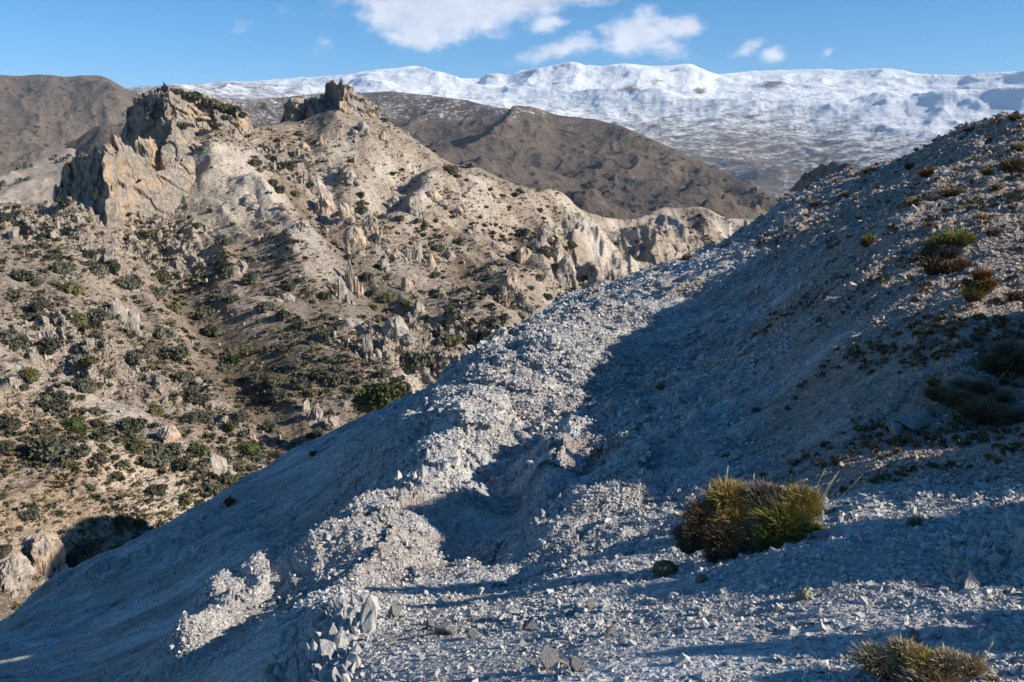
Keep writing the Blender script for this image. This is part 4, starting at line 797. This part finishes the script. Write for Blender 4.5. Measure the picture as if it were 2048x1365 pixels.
# observatory on the snowy skyline
r = 12350.; a, e = ray(600, 158.5); ob = bpy.data.objects.new('observatory', None); col.objects.link(ob); ob.location = (r * math.sin(a), r * math.cos(a), r * e - 12); tag(ob, 'tiny white observatory dome on the snowy skyline', 'observatory')
M_white = material('white_plaster', lambda N: (N.ramp(N.noise(N.coord(), .2), [(0, .74), (1, .82)]), None), .6)
bm = bmesh.new(); bmesh.ops.create_cube(bm, size=1); bmesh.ops.scale(bm, vec=(46, 26, 30), verts=bm.verts); bmesh.ops.bevel(bm, geom=bm.edges[:], offset=1.5, segments=1, affect='EDGES'); me = bpy.data.meshes.new('building'); bm.to_mesh(me); bm.free(); me.materials.append(M_white)
obj('building', me, ob, (-14, 0, 8))
V, Fc = ICO[3]; obj('dome', mesh_np('dome', V * [15, 15, 17], Fc, M_white), ob, (6, -4, 26)); obj('drum', mesh_np('drum', ICO[3][0] * [14.5, 14.5, 22], ICO[3][1], M_white, False), ob, (6, -4, 10))
# ------------------------------------------------------------------ stones of the near slope
def m_stone(N):
    c = N.coord(); rnd = N.n('ShaderNodeObjectInfo').outputs['Random']; a = N.n('ShaderNodeAttribute', attribute_name='tone').outputs['Fac']
    f = N.m('FRACT', N.m('ADD', a, N.m('MULTIPLY', rnd, 3.7)))
    base = N.ramp(f, [(0, (.30, .31, .315)), (.35, (.40, .40, .40)), (.6, (.46, .455, .445)), (.85, (.50, .46, .41)), (1, (.56, .55, .53))])
    base = N.mix(N.m('MULTIPLY', N.attr('soil'), 1.3, clamp=True), base, N.mix(.75, base, (.40, .30, .23)))
    g = N.noise(N.coord(kind='Object'), 14, 4, .6)
    return N.mix(.45, base, N.ramp(g, [(.3, .3), (.6, .55)]), 'OVERLAY'), N.noise(c, 30, 3), .5, .01
M_stone = material('stone', m_stone)
def m_slab(N):
    c = N.coord(); g = N.noise(c, 7, 8, .7, .3); st = N.noise(N.coord((1, 1, .3)), 16, 6, .7)
    base = N.ramp(g, [(.3, (.30, .298, .295)), (.5, (.44, .432, .42)), (.7, (.58, .56, .53))])
    return N.mix(.6, base, N.ramp(st, [(.35, .22), (.5, .5), (.7, .6)]), 'OVERLAY'), N.m('ADD', st, g), 1, .035
M_slab = material('slab_rock', m_slab)
FXp, FYp = unray(azF[None] * np.ones_like(PF.X), PF.Z / PF.r)
iv = np.zeros_like(FXp); iv[1:, 1:] = np.abs((FYp[1:, 1:] - FYp[:-1, 1:]) * (FXp[1:, 1:] - FXp[1:, :-1]))
infr = (FXp > -30) * (FXp < 2080) * (FYp < 1390)
vF = PF.visible()
bench = sstep(8.2, 7.2, PF.r) * (FXp > 560)
rubble = np.clip(rough - .25, 0, 1) * (PF.r > 7)
# surface frame
zx = np.gradient(PF.Z, axis=1) / (np.gradient(PF.X, axis=1) + 1e-9)
def surf(i, j): return np.stack([PF.X[i, j], PF.Y[i, j], PF.Z[i, j]], -1)
def rand_rot(n, r_, tilt=.6):
    a = r_.uniform(0, 6.28, n); b = r_.normal(size=n) * tilt; c = r_.normal(size=n) * tilt
    ca, sa, cb, sb, cc, sc_ = np.cos(a), np.sin(a), np.cos(b), np.sin(b), np.cos(c), np.sin(c); o = np.zeros(n); u_ = np.ones(n)
    Rz = np.stack([ca, -sa, o, sa, ca, o, o, o, u_], -1).reshape(-1, 3, 3); Rx = np.stack([u_, o, o, o, cb, -sb, o, sb, cb], -1).reshape(-1, 3, 3); Ry = np.stack([cc, o, sc_, o, u_, o, -sc_, o, cc], -1).reshape(-1, 3, 3)
    return Ry @ Rx @ Rz
def stones(name, Wt, n, spx, label, seed, cap=99, kind='stuff'):
    r_ = np.random.default_rng(seed); q = draw(Wt, n); i, j = np.divmod(q, len(azF)); P = surf(i, j); r = PF.r[i, j]
    s = spx(r_, r, n)                      # radius in metres
    IV = np.array([[x, y, z] for x in (-1, 1) for y in (-1, 1) for z in (-1, 1)], float) * .72; nv = 8
    IF = np.array([[0, 1, 3], [0, 3, 2], [4, 6, 7], [4, 7, 5], [0, 4, 5], [0, 5, 1], [2, 3, 7], [2, 7, 6], [0, 2, 6], [0, 6, 4], [1, 5, 7], [1, 7, 3]])
    B = (IV[None] + .30 * r_.normal(size=(n, nv, 3)).clip(-1.3, 1.3)) * (s[:, None, None] * np.stack([r_.uniform(.8, 1.35, n), r_.uniform(.6, 1.0, n), r_.uniform(.4, .8, n)], -1)[:, None, :])
    V = np.einsum('nij,nvj->nvi', rand_rot(n, r_), B) + P[:, None, :] + np.stack([r_.normal(size=n) * s, r_.normal(size=n) * s, s * .02], -1)[:, None, :]
    Fc = (IF[None] + (np.arange(n) * nv)[:, None, None]).reshape(-1, 3)
    o = obj(name, mesh_np(name, V.reshape(-1, 3), Fc, M_stone, False, {'tone': np.repeat(r_.random(n), nv), 'soil': np.repeat(soil[i, j] * r_.random(n) ** .6, nv)})); return tag(o, label, 'gravel', None, kind)
stones('gravel', iv * vF * infr * bench * (.35 + sstep(-.25, .25, fbm(PF.X, PF.Y, .9, 3, seed=601))), 46000, lambda g, r, n: (g.lognormal(0, .62, n) * 1.9 / F * r).clip(0, .028), 'loose grey gravel covering the ground in front of the cushion shrub', 61)
stones('gravel', iv * vF * infr * (1 - bench) * (.05 + rubble) * (.25 + sstep(-.2, .3, fbm(PF.X * .87 + PF.Y * .5, (PF.Y * .87 - PF.X * .5) * 3, 5, 4, seed=603))), 70000, lambda g, r, n: (g.lognormal(0, .5, n) * (1.15 + 3 / r) / F * r).clip(0, .10), 'pale rubble covering the long grey slope', 62)
stones('rubble', iv * vF * infr * (1 - bench) * ribmask * sstep(10, 13, PF.r), 5200, lambda g, r, n: (g.lognormal(0, .5, n) * 2.5 / F * r).clip(0, .10), 'angular broken rubble along the sunlit rib of the slope', 63)
stones('rubble', iv * vF * infr * (1 - bench) * np.clip(rough - .45, 0, 1) * (PF.r > 16), 9000, lambda g, r, n: (g.lognormal(0, .5, n) * 1.5 / F * r).clip(0, .08), 'coarse rubble on the upper sunlit slope', 64)
# dry tufts and twigs dotted over the browner ground
Wt_ = iv * vF * infr * (PF.r > 6) * np.clip(soil - .35, 0, 1) * sstep(-.1, .35, fbm(PF.X, PF.Y, 1.6, 3, seed=611)); q = draw(Wt_, 900); i, j = np.divmod(q, len(azF))
P3 = surf(i, j) + [0, 0, .01]; sz = rng.uniform(.03, .09, len(q)) * (.6 + PF.r[i, j] / 25)
M_dry = material('dry_twigs', lambda N: (N.ramp(N.noise(N.coord(), 6, 4, .7), [(.3, (.07, .05, .03)), (.5, (.17, .12, .07)), (.7, (.34, .26, .16))]), None))
o = tuft_cloud('dry_twigs', P3, sz, 15, M_dry, 26, 1.3); tag(o, 'tiny dry tufts and twigs dotted over the browner upper slope', 'dry grass', None, 'stuff')
# countable stones: block meshes shared between them
def hull_mesh(seed, mat, n=10):
    r_ = np.random.default_rng(seed); bm = bmesh.new()
    for p in unit(r_.normal(size=(n, 3))) * r_.uniform(.75, 1.1, (n, 1)) * [1, .8, .62]: bm.verts.new(p)
    g_ = bmesh.ops.convex_hull(bm, input=bm.verts[:]); bmesh.ops.delete(bm, geom=[v for v in bm.verts if not v.link_faces], context='VERTS')
    bmesh.ops.bevel(bm, geom=bm.edges[:], offset=.03, segments=1, affect='EDGES', clamp_overlap=True)
    me = bpy.data.meshes.new('stone'); bm.to_mesh(me); bm.free(); me.materials.append(mat)
    return me
HM = [hull_mesh(700 + k, M_stone) for k in range(10)]
def hull_raw(seed, n=11, sh=(1, .8, .62)):
    r_ = np.random.default_rng(seed); bm = bmesh.new()
    for p in unit(r_.normal(size=(n, 3))) * r_.uniform(.75, 1.1, (n, 1)) * sh: bm.verts.new(p)
    bmesh.ops.convex_hull(bm, input=bm.verts[:]); bmesh.ops.delete(bm, geom=[v for v in bm.verts if not v.link_faces], context='VERTS')
    bmesh.ops.bevel(bm, geom=bm.edges[:], offset=.035, segments=1, affect='EDGES', clamp_overlap=True); bmesh.ops.triangulate(bm, faces=bm.faces[:])
    bm.verts.index_update(); V = np.array([v.co[:] for v in bm.verts]); Fc = np.array([[v.index for v in f.verts] for f in bm.faces]); bm.free(); return V, Fc
HR = [hull_raw(900 + k, 12, (1, .8, 1)) for k in range(14)]
def crumble(V, Fc, amt, seed):
    """subdivide once and roughen so faces are not plain planes"""
    a, b, c = V[Fc[:, 0]], V[Fc[:, 1]], V[Fc[:, 2]]; m = [(a + b) / 2, (b + c) / 2, (c + a) / 2]; n = len(Fc); P = np.vstack([a, b, c] + m); i = np.arange(n)
    F2 = np.vstack([np.stack([i, i + 3 * n, i + 5 * n], 1), np.stack([i + n, i + 4 * n, i + 3 * n], 1), np.stack([i + 2 * n, i + 5 * n, i + 4 * n], 1), np.stack([i + 3 * n, i + 4 * n, i + 5 * n], 1)])
    d = fbm3(P[:, 0] + 3, P[:, 1], P[:, 2], .9, 4, .6, seed); return P * (1 + amt * d)[:, None], F2
def slab_mesh(seed):
    vs, fs, off = [], [], 0; r_ = np.random.default_rng(seed)
    for k in range(5):
        V, Fc = crumble(*crumble(*HR[r_.integers(0, 14)], .10, seed + k), .08, seed + 9 + k); sc_ = np.array([.85, .85, 1.0]) if k == 0 else np.array([r_.uniform(.25, .5), r_.uniform(.3, .5), r_.uniform(.25, .7)])
        p = np.zeros(3) if k == 0 else np.array([r_.uniform(-.9, .9), r_.uniform(-.7, .3), r_.uniform(-.9, -.3)])
        vs.append(V * sc_ + p); fs.append(Fc + off); off += len(V)
    return mesh_np('slab', np.vstack(vs), np.vstack(fs), M_slab, False)
SL = [slab_mesh(950 + 7 * k) for k in range(6)]
def bedrock(label, poly, n, size, dip, seed, up=.55):
    """steeply dipping broken beds: many angular slabs wedged together as one outcrop"""
    r_ = np.random.default_rng(seed); xs = [p[0] for p in poly]; ys = [p[1] for p in poly]; vs, fs, off, m = [], [], 0, 0; c0 = None
    def inside(x, y):
        c = False
        for (x1, y1), (x2, y2) in zip(poly, poly[1:] + poly[:1]):
            if (y1 > y) != (y2 > y) and x < (x2 - x1) * (y - y1) / (y2 - y1) + x1: c = not c
        return c
    while m < n:
        px, py = r_.uniform(min(xs), max(xs)), r_.uniform(min(ys), max(ys))
        if not inside(px, py): continue
        m += 1; H = PF.hit(px, py)
        if H is None: continue
        r = math.hypot(H[0], H[1]); s_ = r / F * r_.lognormal(math.log(size), .35); V, Fc = crumble(*crumble(*HR[r_.integers(0, 14)], .2, seed + m), .12, seed + m + 50)
        V = V * [s_ * r_.uniform(.45, .8), s_ * r_.uniform(.7, 1.2), s_ * r_.uniform(.85, 1.6)]
        t = R(dip + r_.normal() * 10); t2 = R(r_.normal() * 12 - 8); ca, sa, cb, sb = math.cos(t), math.sin(t), math.cos(t2), math.sin(t2)
        V = V @ np.array([[ca, 0, -sa], [0, 1, 0], [sa, 0, ca]]) @ np.array([[1, 0, 0], [0, cb, sb], [0, -sb, cb]])
        V = V + H + [0, 0, s_ * up * r_.uniform(.2, 1.3)]; vs.append(V); fs.append(Fc + off); off += len(V)
        if c0 is None: c0 = H
    V = np.vstack(vs) - c0; o = obj('rock_outcrop', mesh_np('rock_outcrop', V, np.vstack(fs), M_slab, False), None, tuple(c0)); tag(o, label, 'rock outcrop')
NM = [(1500, 1040, 'the big cushion shrub'), (1330, 1140, 'the round green cushion'), (1610, 1190, 'the grey-green cushion'), (1832, 1045, 'the small dry tuft'), (1850, 1320, 'the straw grass patch'), (1100, 1310, 'the upright split slab'), (885, 1250, 'the leaning pale block'), (690, 1190, 'the pointed twin slabs'), (1060, 1250, 'the squarish block'), (1180, 1200, 'the small upright stone'), (1930, 1110, 'the cracked ledge'), (1762, 1148, 'the white wedge stone'), (1825, 850, 'the pinkish boulder'), (1650, 1060, 'the white stones'), (960, 1340, 'the lowest rubble'), (1350, 1300, 'the lower gravel'), (1600, 1300, 'the shaded gravel'), (1220, 1120, 'the bench edge'), (2000, 960, 'the upper ledge'), (640, 1300, 'the slab wall')]
bedrock('pale broken bedrock standing at the bench corner with two pointed heads', [(632, 1262), (640, 1210), (664, 1200), (690, 1196), (720, 1198), (742, 1225), (744, 1262), (690, 1290)], 38, 17, -6, 1, .7)
bedrock('long rib of dipping slabs running down the steep side below the pointed heads', [(628, 1262), (700, 1282), (722, 1300), (690, 1390), (590, 1390), (600, 1320)], 60, 20, -14, 2, .45)
bedrock('dark shaded wall of slabs on the outer side of the bench corner', [(560, 1280), (632, 1250), (610, 1330), (580, 1395), (520, 1395)], 40, 17, -10, 3, .3)
bedrock('cracked bedrock ledge, shaded below and sunlit along its broken top', [(1880, 1080), (1960, 1062), (2060, 1040), (2060, 1130), (1990, 1150), (1940, 1185), (1890, 1150)], 70, 14, 6, 4, .3)
bedrock('crumbling rock rib crossing the lit slope above the bench', [(1085, 1000), (1120, 960), (1135, 985), (1095, 1050), (1062, 1070)], 34, 8, -10, 5, .5)
bedrock('jagged crest of broken rock where the lit rib meets the shaded side', [(800, 940), (840, 900), (880, 905), (850, 960), (800, 1010), (760, 1070), (740, 1060)], 70, 7, -8, 6, .5)
for px, py, w, h, k, lab in [(545, 1362, 30, 40, 5, 'small sunlit slab standing alone on the steep side'), (790, 1240, 30, 34, 2, 'grey block just right of the twin slabs'), (886, 1272, 44, 46, 0, 'leaning pale block in the middle of the bench'), (860, 1262, 26, 30, 5, 'darker stone resting against the leaning pale block'),
                            (943, 1278, 26, 22, 2, 'small pale block near the leaning one'), (1060, 1262, 30, 26, 4, 'squarish block on the gravel'), (1182, 1222, 24, 32, 1, 'small upright stone near the bench edge'), (1142, 1234, 22, 24, 0, 'dull stone close to the small upright one'), (1098, 1344, 54, 66, 1, 'upright split slab of pale rock low on the bench'), (1150, 1345, 34, 34, 2, 'broken block at the foot of the upright slab'), (1222, 1272, 22, 24, 3, 'narrow stone past the upright ones'),
                            (1018, 1232, 22, 18, 4, 'dark stone on the shaded edge'), (1828, 868, 74, 44, 4, 'pinkish boulder in the dark hollow under the shrubs'), (1655, 1030, 36, 22, 2, 'white stone touching the cushion shrub'), (1640, 1082, 34, 22, 4, 'white flat stone at the foot of the cushion shrub'), (1826, 1290, 24, 40, 1, 'thin pale upright stone above the straw grass'), (1995, 375, 22, 12, 0, 'flat pale stone on the upper slope'), (1888, 412, 12, 10, 2, 'small white stone on the upper slope')]:
    place_rock(SL[k % 6], 'rock', lab, px, py, w * 1.3, h * 1.05, PF, 'rock', .3, random.uniform(-14, 14), thick=.8)
st = []
Wst = iv * vF * infr * bench * (FYp > 930)
for q in draw(Wst, 255):
    i, j = divmod(int(q), len(azF)); r = PF.r[i, j]; w = min(8 + np.random.default_rng(int(q)).exponential(5.5), 34)
    o = obj('stone', random.choice(HM)); s = w / F * r * .5; o.location = surf(i, j) + np.array([0, 0, s * .28]); o.scale = (s * random.uniform(.9, 1.3), s * random.uniform(.8, 1.1), s * random.uniform(.7, 1.1))
    o.rotation_euler = (random.uniform(-.5, .5), random.uniform(-.5, .5), random.uniform(0, 6.28)); tag(o, None, 'stone', 'loose stones on the gravel'); st.append((float(FXp[i, j]), float(FYp[i, j]), w, random.choice(['grey', 'pale', 'angular grey']), o))
label_all(st, NM, 'stone', (10, 18))

# ------------------------------------------------------------------ tufts and cushions
def m_blade(name, tip, mid, low):
    def fn(N):
        f = N.n('ShaderNodeAttribute', attribute_name='tone').outputs['Fac']
        return N.ramp(f, [(0, low), (.5, mid), (1, tip)]), None
    return material(name, fn, .7)
MB = {'green': m_blade('green_blades', (.44, .38, .12), (.22, .21, .05), (.07, .06, .025)), 'gold': m_blade('golden_blades', (.55, .44, .16), (.32, .25, .075), (.11, .06, .025)), 'straw': m_blade('straw_blades', (.58, .48, .32), (.38, .29, .17), (.13, .09, .05)),
      'brown': m_blade('brown_twigs', (.34, .25, .15), (.18, .12, .07), (.05, .035, .02)), 'grey': m_blade('grey_twigs', (.34, .29, .26), (.19, .155, .13), (.07, .055, .045)), 'rust': m_blade('rust_blades', (.40, .22, .07), (.24, .115, .035), (.08, .04, .02))}
M_core = material('matted_stems', lambda N: (N.ramp(N.noise(N.coord(), 40, 4), [(.3, (.022, .018, .010)), (.7, (.06, .05, .028))]), None))
def blades(name, parent, c, rad, n, ln, wd, mat, seed, stiff=.5, cover=(-.15, 1)):
    """a dome of blades round c: rad = (rx, ry, rz)"""
    r_ = np.random.default_rng(seed); d = unit(r_.normal(size=(n, 3))); d[:, 2] = np.where(d[:, 2] < cover[0], -d[:, 2], d[:, 2]); rad = np.array(rad)
    base = d * rad * r_.uniform(.72, 1.0, (n, 1)) * (1 + .30 * noise3(d[:, 0] * 3, d[:, 1] * 3, d[:, 2] * 3, seed))[:, None]
    D = unit(d * [1, 1, .9] + [0, 0, stiff] + .42 * r_.normal(size=(n, 3))); U = unit(np.cross(D, r_.normal(size=(n, 3)))); l = ln * r_.uniform(.3, 1.35, (n, 1)) * (1 + .6 * noise3(d[:, 0] * 5, d[:, 1] * 5, d[:, 2] * 5, seed + 1))[:, None]; sag = unit(d + .5 * r_.normal(size=(n, 3))) * [1, 1, 0]
    p0 = base; p1 = base + D * l * .6; p2 = base + D * l * .95 + sag * l * .28
    V = np.stack([p0 - U * wd, p0 + U * wd, p1 + U * wd * .75, p1 - U * wd * .75, p2 + U * wd * .12, p2 - U * wd * .12], 1) + np.array(c)
    k = np.arange(n)[:, None] * 6; Fc = np.concatenate([k + [0, 1, 2, 3], k + [3, 2, 4, 5]])
    tone = np.tile([0, 0, .5, .5, 1, 1], n) * .8 + np.repeat(r_.normal(size=n) * .13 + .1, 6)
    return obj(name, mesh_np(name, V.reshape(-1, 3), Fc, mat, False, {'tone': tone.clip(0, 1)}), parent)
def core(parent, c, rad, seed, name='matted_core'):
    IV, IF = ICO[4]; f = 1 + .16 * fbm3(*(IV.T * 1.0), .5, 4, .6, seed); return obj(name, mesh_np(name, IV * f[:, None] * np.array(rad) + np.array(c), IF, M_core), parent)
def stalk(parent, c, d, l, seed, mat=None):
    d = unit(np.array(d, float)); n = 7; t = np.linspace(0, 1, n)[:, None]; P = np.array(c) + d * l * t + np.array([.06, .02, 0]) * l * t ** 2; rr = np.linspace(.0028, .0014, n); rr[-2] = .004
    a = np.linspace(0, 2 * math.pi, 5, endpoint=False); V = P[:, None] + rr[:, None, None] * np.stack([np.cos(a), np.sin(a), 0 * a], -1)[None]; V = V.reshape(-1, 3)
    Fc = [[i*5+j, i*5+(j+1) % 5, (i+1)*5+(j+1) % 5, (i+1)*5+j] for i in range(n - 1) for j in range(5)]
    return obj('stalk', mesh_np('stalk', V, Fc, mat or MB['straw'], True, {'tone': np.full(len(V), .9)}), parent)
def cushion(name, label, cat, foot, clumps, stalks=(), P=PF, group=None, dens=1.0, lean=.55):
    H = P.hit(*foot); r = math.hypot(H[0], H[1]); a = math.atan2(H[0], H[1]); t = bpy.data.objects.new(name, None); col.objects.link(t); t.location = H; tag(t, label, cat, group)
    rx = np.array([math.cos(a), -math.sin(a), 0]); ry = np.array([math.sin(a), math.cos(a), 0]); k = 0; u_ = r / F
    for (px, py, w, h, kind) in clumps:
        dx = (px - foot[0]) * u_; up = (foot[1] - py) * u_; c = rx * dx + ry * up * lean + np.array([0, 0, up * .78]); w *= .8; h *= .78; rad = (w * u_, w * u_ * .85, h * u_); k += 1
        bl = max(w * .55, 6) * u_; wd = max(.0016, .55 * u_)
        nm = {'green': 'green_clump', 'gold': 'golden_clump', 'straw': 'straw_clump', 'brown': 'brown_clump', 'grey': 'dead_clump', 'rust': 'rusty_clump'}[kind]
        n = int(dens * min(5200, 14 * w * h / 6 + 260)); b = blades(nm, t, c, rad, n, bl, wd, MB[kind], int(foot[0]) * 7 + k)
        core(b, c, (rad[0] * .9, rad[1] * .9, rad[2] * .9), k + int(foot[1]))
    for (px, py, qx, qy) in stalks:
        c = rx * (px - foot[0]) * u_ + np.array([0, 0, (foot[1] - py) * u_ * .8]) + ry * (foot[1] - py) * u_ * lean; stalk(t, c, rx * (qx - px) + np.array([0, 0, 1.0]) * (py - qy) + ry * .1, math.hypot(qx - px, qy - py) * u_ * 1.05, px)
    return t
cushion('cushion_shrub', 'big spiny cushion shrub, olive and gold on top, straddling the bench edge', 'shrub', (1490, 1105), [(1452, 1000, 46, 40, 'gold'), (1400, 1050, 42, 44, 'brown'), (1392, 1090, 34, 34, 'brown'), (1440, 1085, 46, 42, 'brown'), (1462, 1045, 40, 40, 'gold'), (1515, 988, 42, 34, 'grey'), (1540, 1010, 36, 34, 'grey'), (1590, 990, 42, 36, 'gold'), (1560, 1045, 62, 56, 'green'), (1590, 1060, 40, 46, 'green'), (1540, 1085, 44, 36, 'green'), (1600, 1010, 34, 34, 'gold'), (1498, 1075, 34, 38, 'straw'), (1480, 1110, 40, 24, 'brown'), (1376, 1108, 26, 20, 'brown'), (1432, 1122, 28, 16, 'brown'), (1596, 1092, 26, 20, 'straw'), (1622, 1048, 20, 22, 'gold'), (1470, 1020, 26, 26, 'straw'), (1545, 975, 26, 20, 'grey'), (1420, 1015, 24, 22, 'gold'), (1360, 1085, 20, 20, 'grey'), (1565, 1012, 30, 26, 'green'), (1512, 1060, 22, 22, 'straw')],
        [(1442, 1000, 1442, 925), (1498, 985, 1497, 935), (1413, 1005, 1408, 965), (1634, 1000, 1652, 925), (1630, 985, 1648, 935), (1628, 995, 1658, 915), (1616, 975, 1634, 912), (1645, 1002, 1702, 918), (1550, 1000, 1556, 955)])
cushion('cushion_shrub', 'ring-shaped dark green cushion shrub on the shoulder of the slope', 'shrub', (1892, 545), [(1905, 478, 30, 17, 'green'), (1875, 488, 22, 17, 'green'), (1860, 512, 17, 20, 'brown'), (1872, 536, 24, 20, 'brown'), (1898, 543, 24, 16, 'brown'), (1915, 532, 16, 13, 'rust'), (1895, 505, 24, 14, 'grey')])
cushion('cushion_shrub', 'rusty orange cushion shrub below the ring-shaped one', 'shrub', (1948, 606), [(1955, 552, 18, 15, 'rust'), (1962, 574, 19, 17, 'rust'), (1945, 592, 21, 15, 'gold'), (1936, 572, 14, 14, 'brown')])
cushion('cushion_shrub', 'small round olive cushion alone on the smooth shaded slope', 'shrub', (1735, 494), [(1736, 484, 13, 13, 'green'), (1731, 488, 10, 10, 'brown')])
cushion('heather_shrub', 'dark twiggy shrub leaning in from the hillside above the hollow', 'shrub', (2005, 760), [(2010, 705, 34, 18, 'grey'), (2030, 725, 34, 20, 'brown'), (1990, 735, 26, 22, 'brown'), (2040, 700, 26, 18, 'straw')], [(1995, 770, 2018, 728)])
cushion('heather_shrub', 'low dead shrub with straw tips at the lip of the hollow', 'shrub', (1960, 790), [(1930, 775, 26, 10, 'straw'), (1960, 780, 28, 12, 'brown'), (1995, 790, 22, 12, 'straw')])
cushion('heather_shrub', 'dark heather mat in the shaded hollow', 'shrub', (1905, 815), [(1880, 795, 28, 14, 'brown'), (1915, 805, 34, 16, 'brown'), (1870, 770, 14, 9, 'green')])
cushion('heather_shrub', 'black-brown heather mat lower in the shaded hollow', 'shrub', (1990, 850), [(1970, 835, 44, 16, 'brown'), (2030, 840, 36, 18, 'brown')])
cushion('grass_tuft', 'small dry tuft with thin stalks on the shaded gravel', 'grass', (1834, 1054), [(1832, 1047, 17, 10, 'straw')], [(1826, 1040, 1816, 1008), (1838, 1040, 1850, 1005), (1832, 1040, 1831, 1012)])
cushion('grass_tuft', 'wide straw-coloured grass patch at the bottom of the bench', 'grass', (1850, 1362), [(1765, 1352, 44, 24, 'straw'), (1808, 1326, 38, 24, 'straw'), (1850, 1335, 42, 24, 'gold'), (1888, 1325, 36, 24, 'straw'), (1925, 1318, 28, 20, 'straw'), (1966, 1335, 14, 14, 'gold'), (1780, 1362, 36, 18, 'brown'), (1870, 1362, 60, 22, 'straw')], [(1770, 1340, 1730, 1316), (1945, 1300, 1955, 1256), (2010, 1345, 2003, 1316)], dens=1.2)
for px, py, w, h, kind, lab in [(1452, 916, 12, 7, 'straw', 'dry tuft on the lit gravel above the big cushion shrub'), (1322, 778, 12, 8, 'straw', 'tan tuft where the two shadows meet'), (1512, 824, 6, 4, 'brown', 'tiny dark tuft in the middle of the shaded bowl'), (460, 1012, 12, 14, 'brown', 'black-looking shrub on the steep shaded face near its edge'), (626, 912, 6, 7, 'brown', 'small dark shrub on the shaded face near its edge'),
                               (1376, 520, 12, 7, 'rust', 'brown shrub on the sunlit edge of the grey slope'), (1856, 352, 20, 9, 'rust', 'reddish dark shrub on the upper slope'), (1974, 350, 10, 8, 'green', 'small green cushion on the upper slope'), (2024, 345, 24, 18, 'brown', 'dark shrub with straw tips high on the slope'), (1935, 268, 13, 7, 'brown', 'brown hump of a shrub on the skyline of the slope'), (2030, 240, 12, 6, 'brown', 'dark shrub highest on the skyline of the slope'),
                               (1740, 346, 14, 6, 'brown', 'dark shrub with a thin stalk on the skyline'), (1820, 338, 10, 7, 'brown', 'brown twiggy shrub below the skyline'), (1690, 395, 10, 6, 'straw', 'straw tuft below the brown crag'), (1905, 392, 26, 8, 'brown', 'low dark shrub in the middle of the upper slope'), (1870, 402, 14, 6, 'grey', 'grey twiggy mat next to the low dark shrub'), (1630, 412, 12, 6, 'brown', 'dark shrub by the foot of the brown crag'),
                               (1560, 402, 8, 4, 'straw', 'small tuft at the far end of the slope crest'), (1990, 380, 14, 8, 'straw', 'tan tuft above the ring-shaped shrub'), (1830, 412, 16, 9, 'brown', 'brown twigs uphill of the small white stone'), (2035, 300, 14, 9, 'straw', 'straw tuft at the top edge of the slope'), (1985, 470, 14, 7, 'brown', 'brown twigs beside the ring-shaped shrub'), (2032, 600, 18, 12, 'brown', 'dark shrub past the rusty orange cushion'), (1960, 440, 14, 6, 'straw', 'straw tuft above the ring-shaped shrub on bare soil')]:
    cushion('shrub' if kind in ('brown', 'rust', 'green') else 'grass_tuft', lab, 'shrub' if kind in ('brown', 'rust', 'green') else 'grass', (px, py), [(px, py - h * .35, w, h, kind)], dens=.8)
def cush(px, py, w, h, lab, c0, c1):
    m = material('cushion_moss', lambda N: (N.ramp(N.voro(N.coord(), 60), [(.1, c1), (.6, c0)]), N.voro(N.coord(), 60), 1, .02))
    IV, IF = ICO[5]; H = PF.hit(px, py); r = math.hypot(H[0], H[1]); s = w / F * r; f = 1 + .10 * fbm3(*(IV.T * 1.), .6, 3, .5, int(px)) + .05 * noise3(*(IV.T * 14), 3)
    o = obj('cushion_plant', mesh_np('cushion_plant', IV * f[:, None] * [s, s * .9, h / F * r], IF, m)); o.location = H + np.array([0, .3 * s, h / F * r * .2]); tag(o, lab, 'cushion plant')
cush(1332, 1150, 28, 22, 'smooth round green cushion plant in shade left of the big shrub', (.12, .14, .07), (.055, .07, .035))
cush(1405, 1165, 14, 13, 'small grey-green cushion plant just right of the round green one', (.20, .21, .14), (.09, .10, .06))
cush(1610, 1198, 18, 17, 'grey-green cushion plant among stones below the big shrub', (.26, .26, .18), (.12, .12, .08))
# ------------------------------------------------------------------ the air between here and the far mountains
bm = bmesh.new(); bmesh.ops.create_cube(bm, size=1); me = bpy.data.meshes.new('haze'); bmesh.ops.scale(bm, vec=(36000, 40000, 5200), verts=bm.verts); bm.to_mesh(me); bm.free()
hz = bpy.data.materials.new('haze'); hz.use_nodes = True; t = hz.node_tree; t.nodes.clear(); N = NT(t)
vol = N.n('ShaderNodeVolumePrincipled', ins={'Color': (.60, .78, 1, 1), 'Density': .00003, 'Anisotropy': .0}); t.links.new(vol.outputs[0], N.n('ShaderNodeOutputMaterial').inputs['Volume'])
me.materials.append(hz); o = obj('haze', me); o.location = (0, 12000, 2200 - 2600); tag(o, 'thin blue haze of the far distance', 'haze', None, 'stuff')
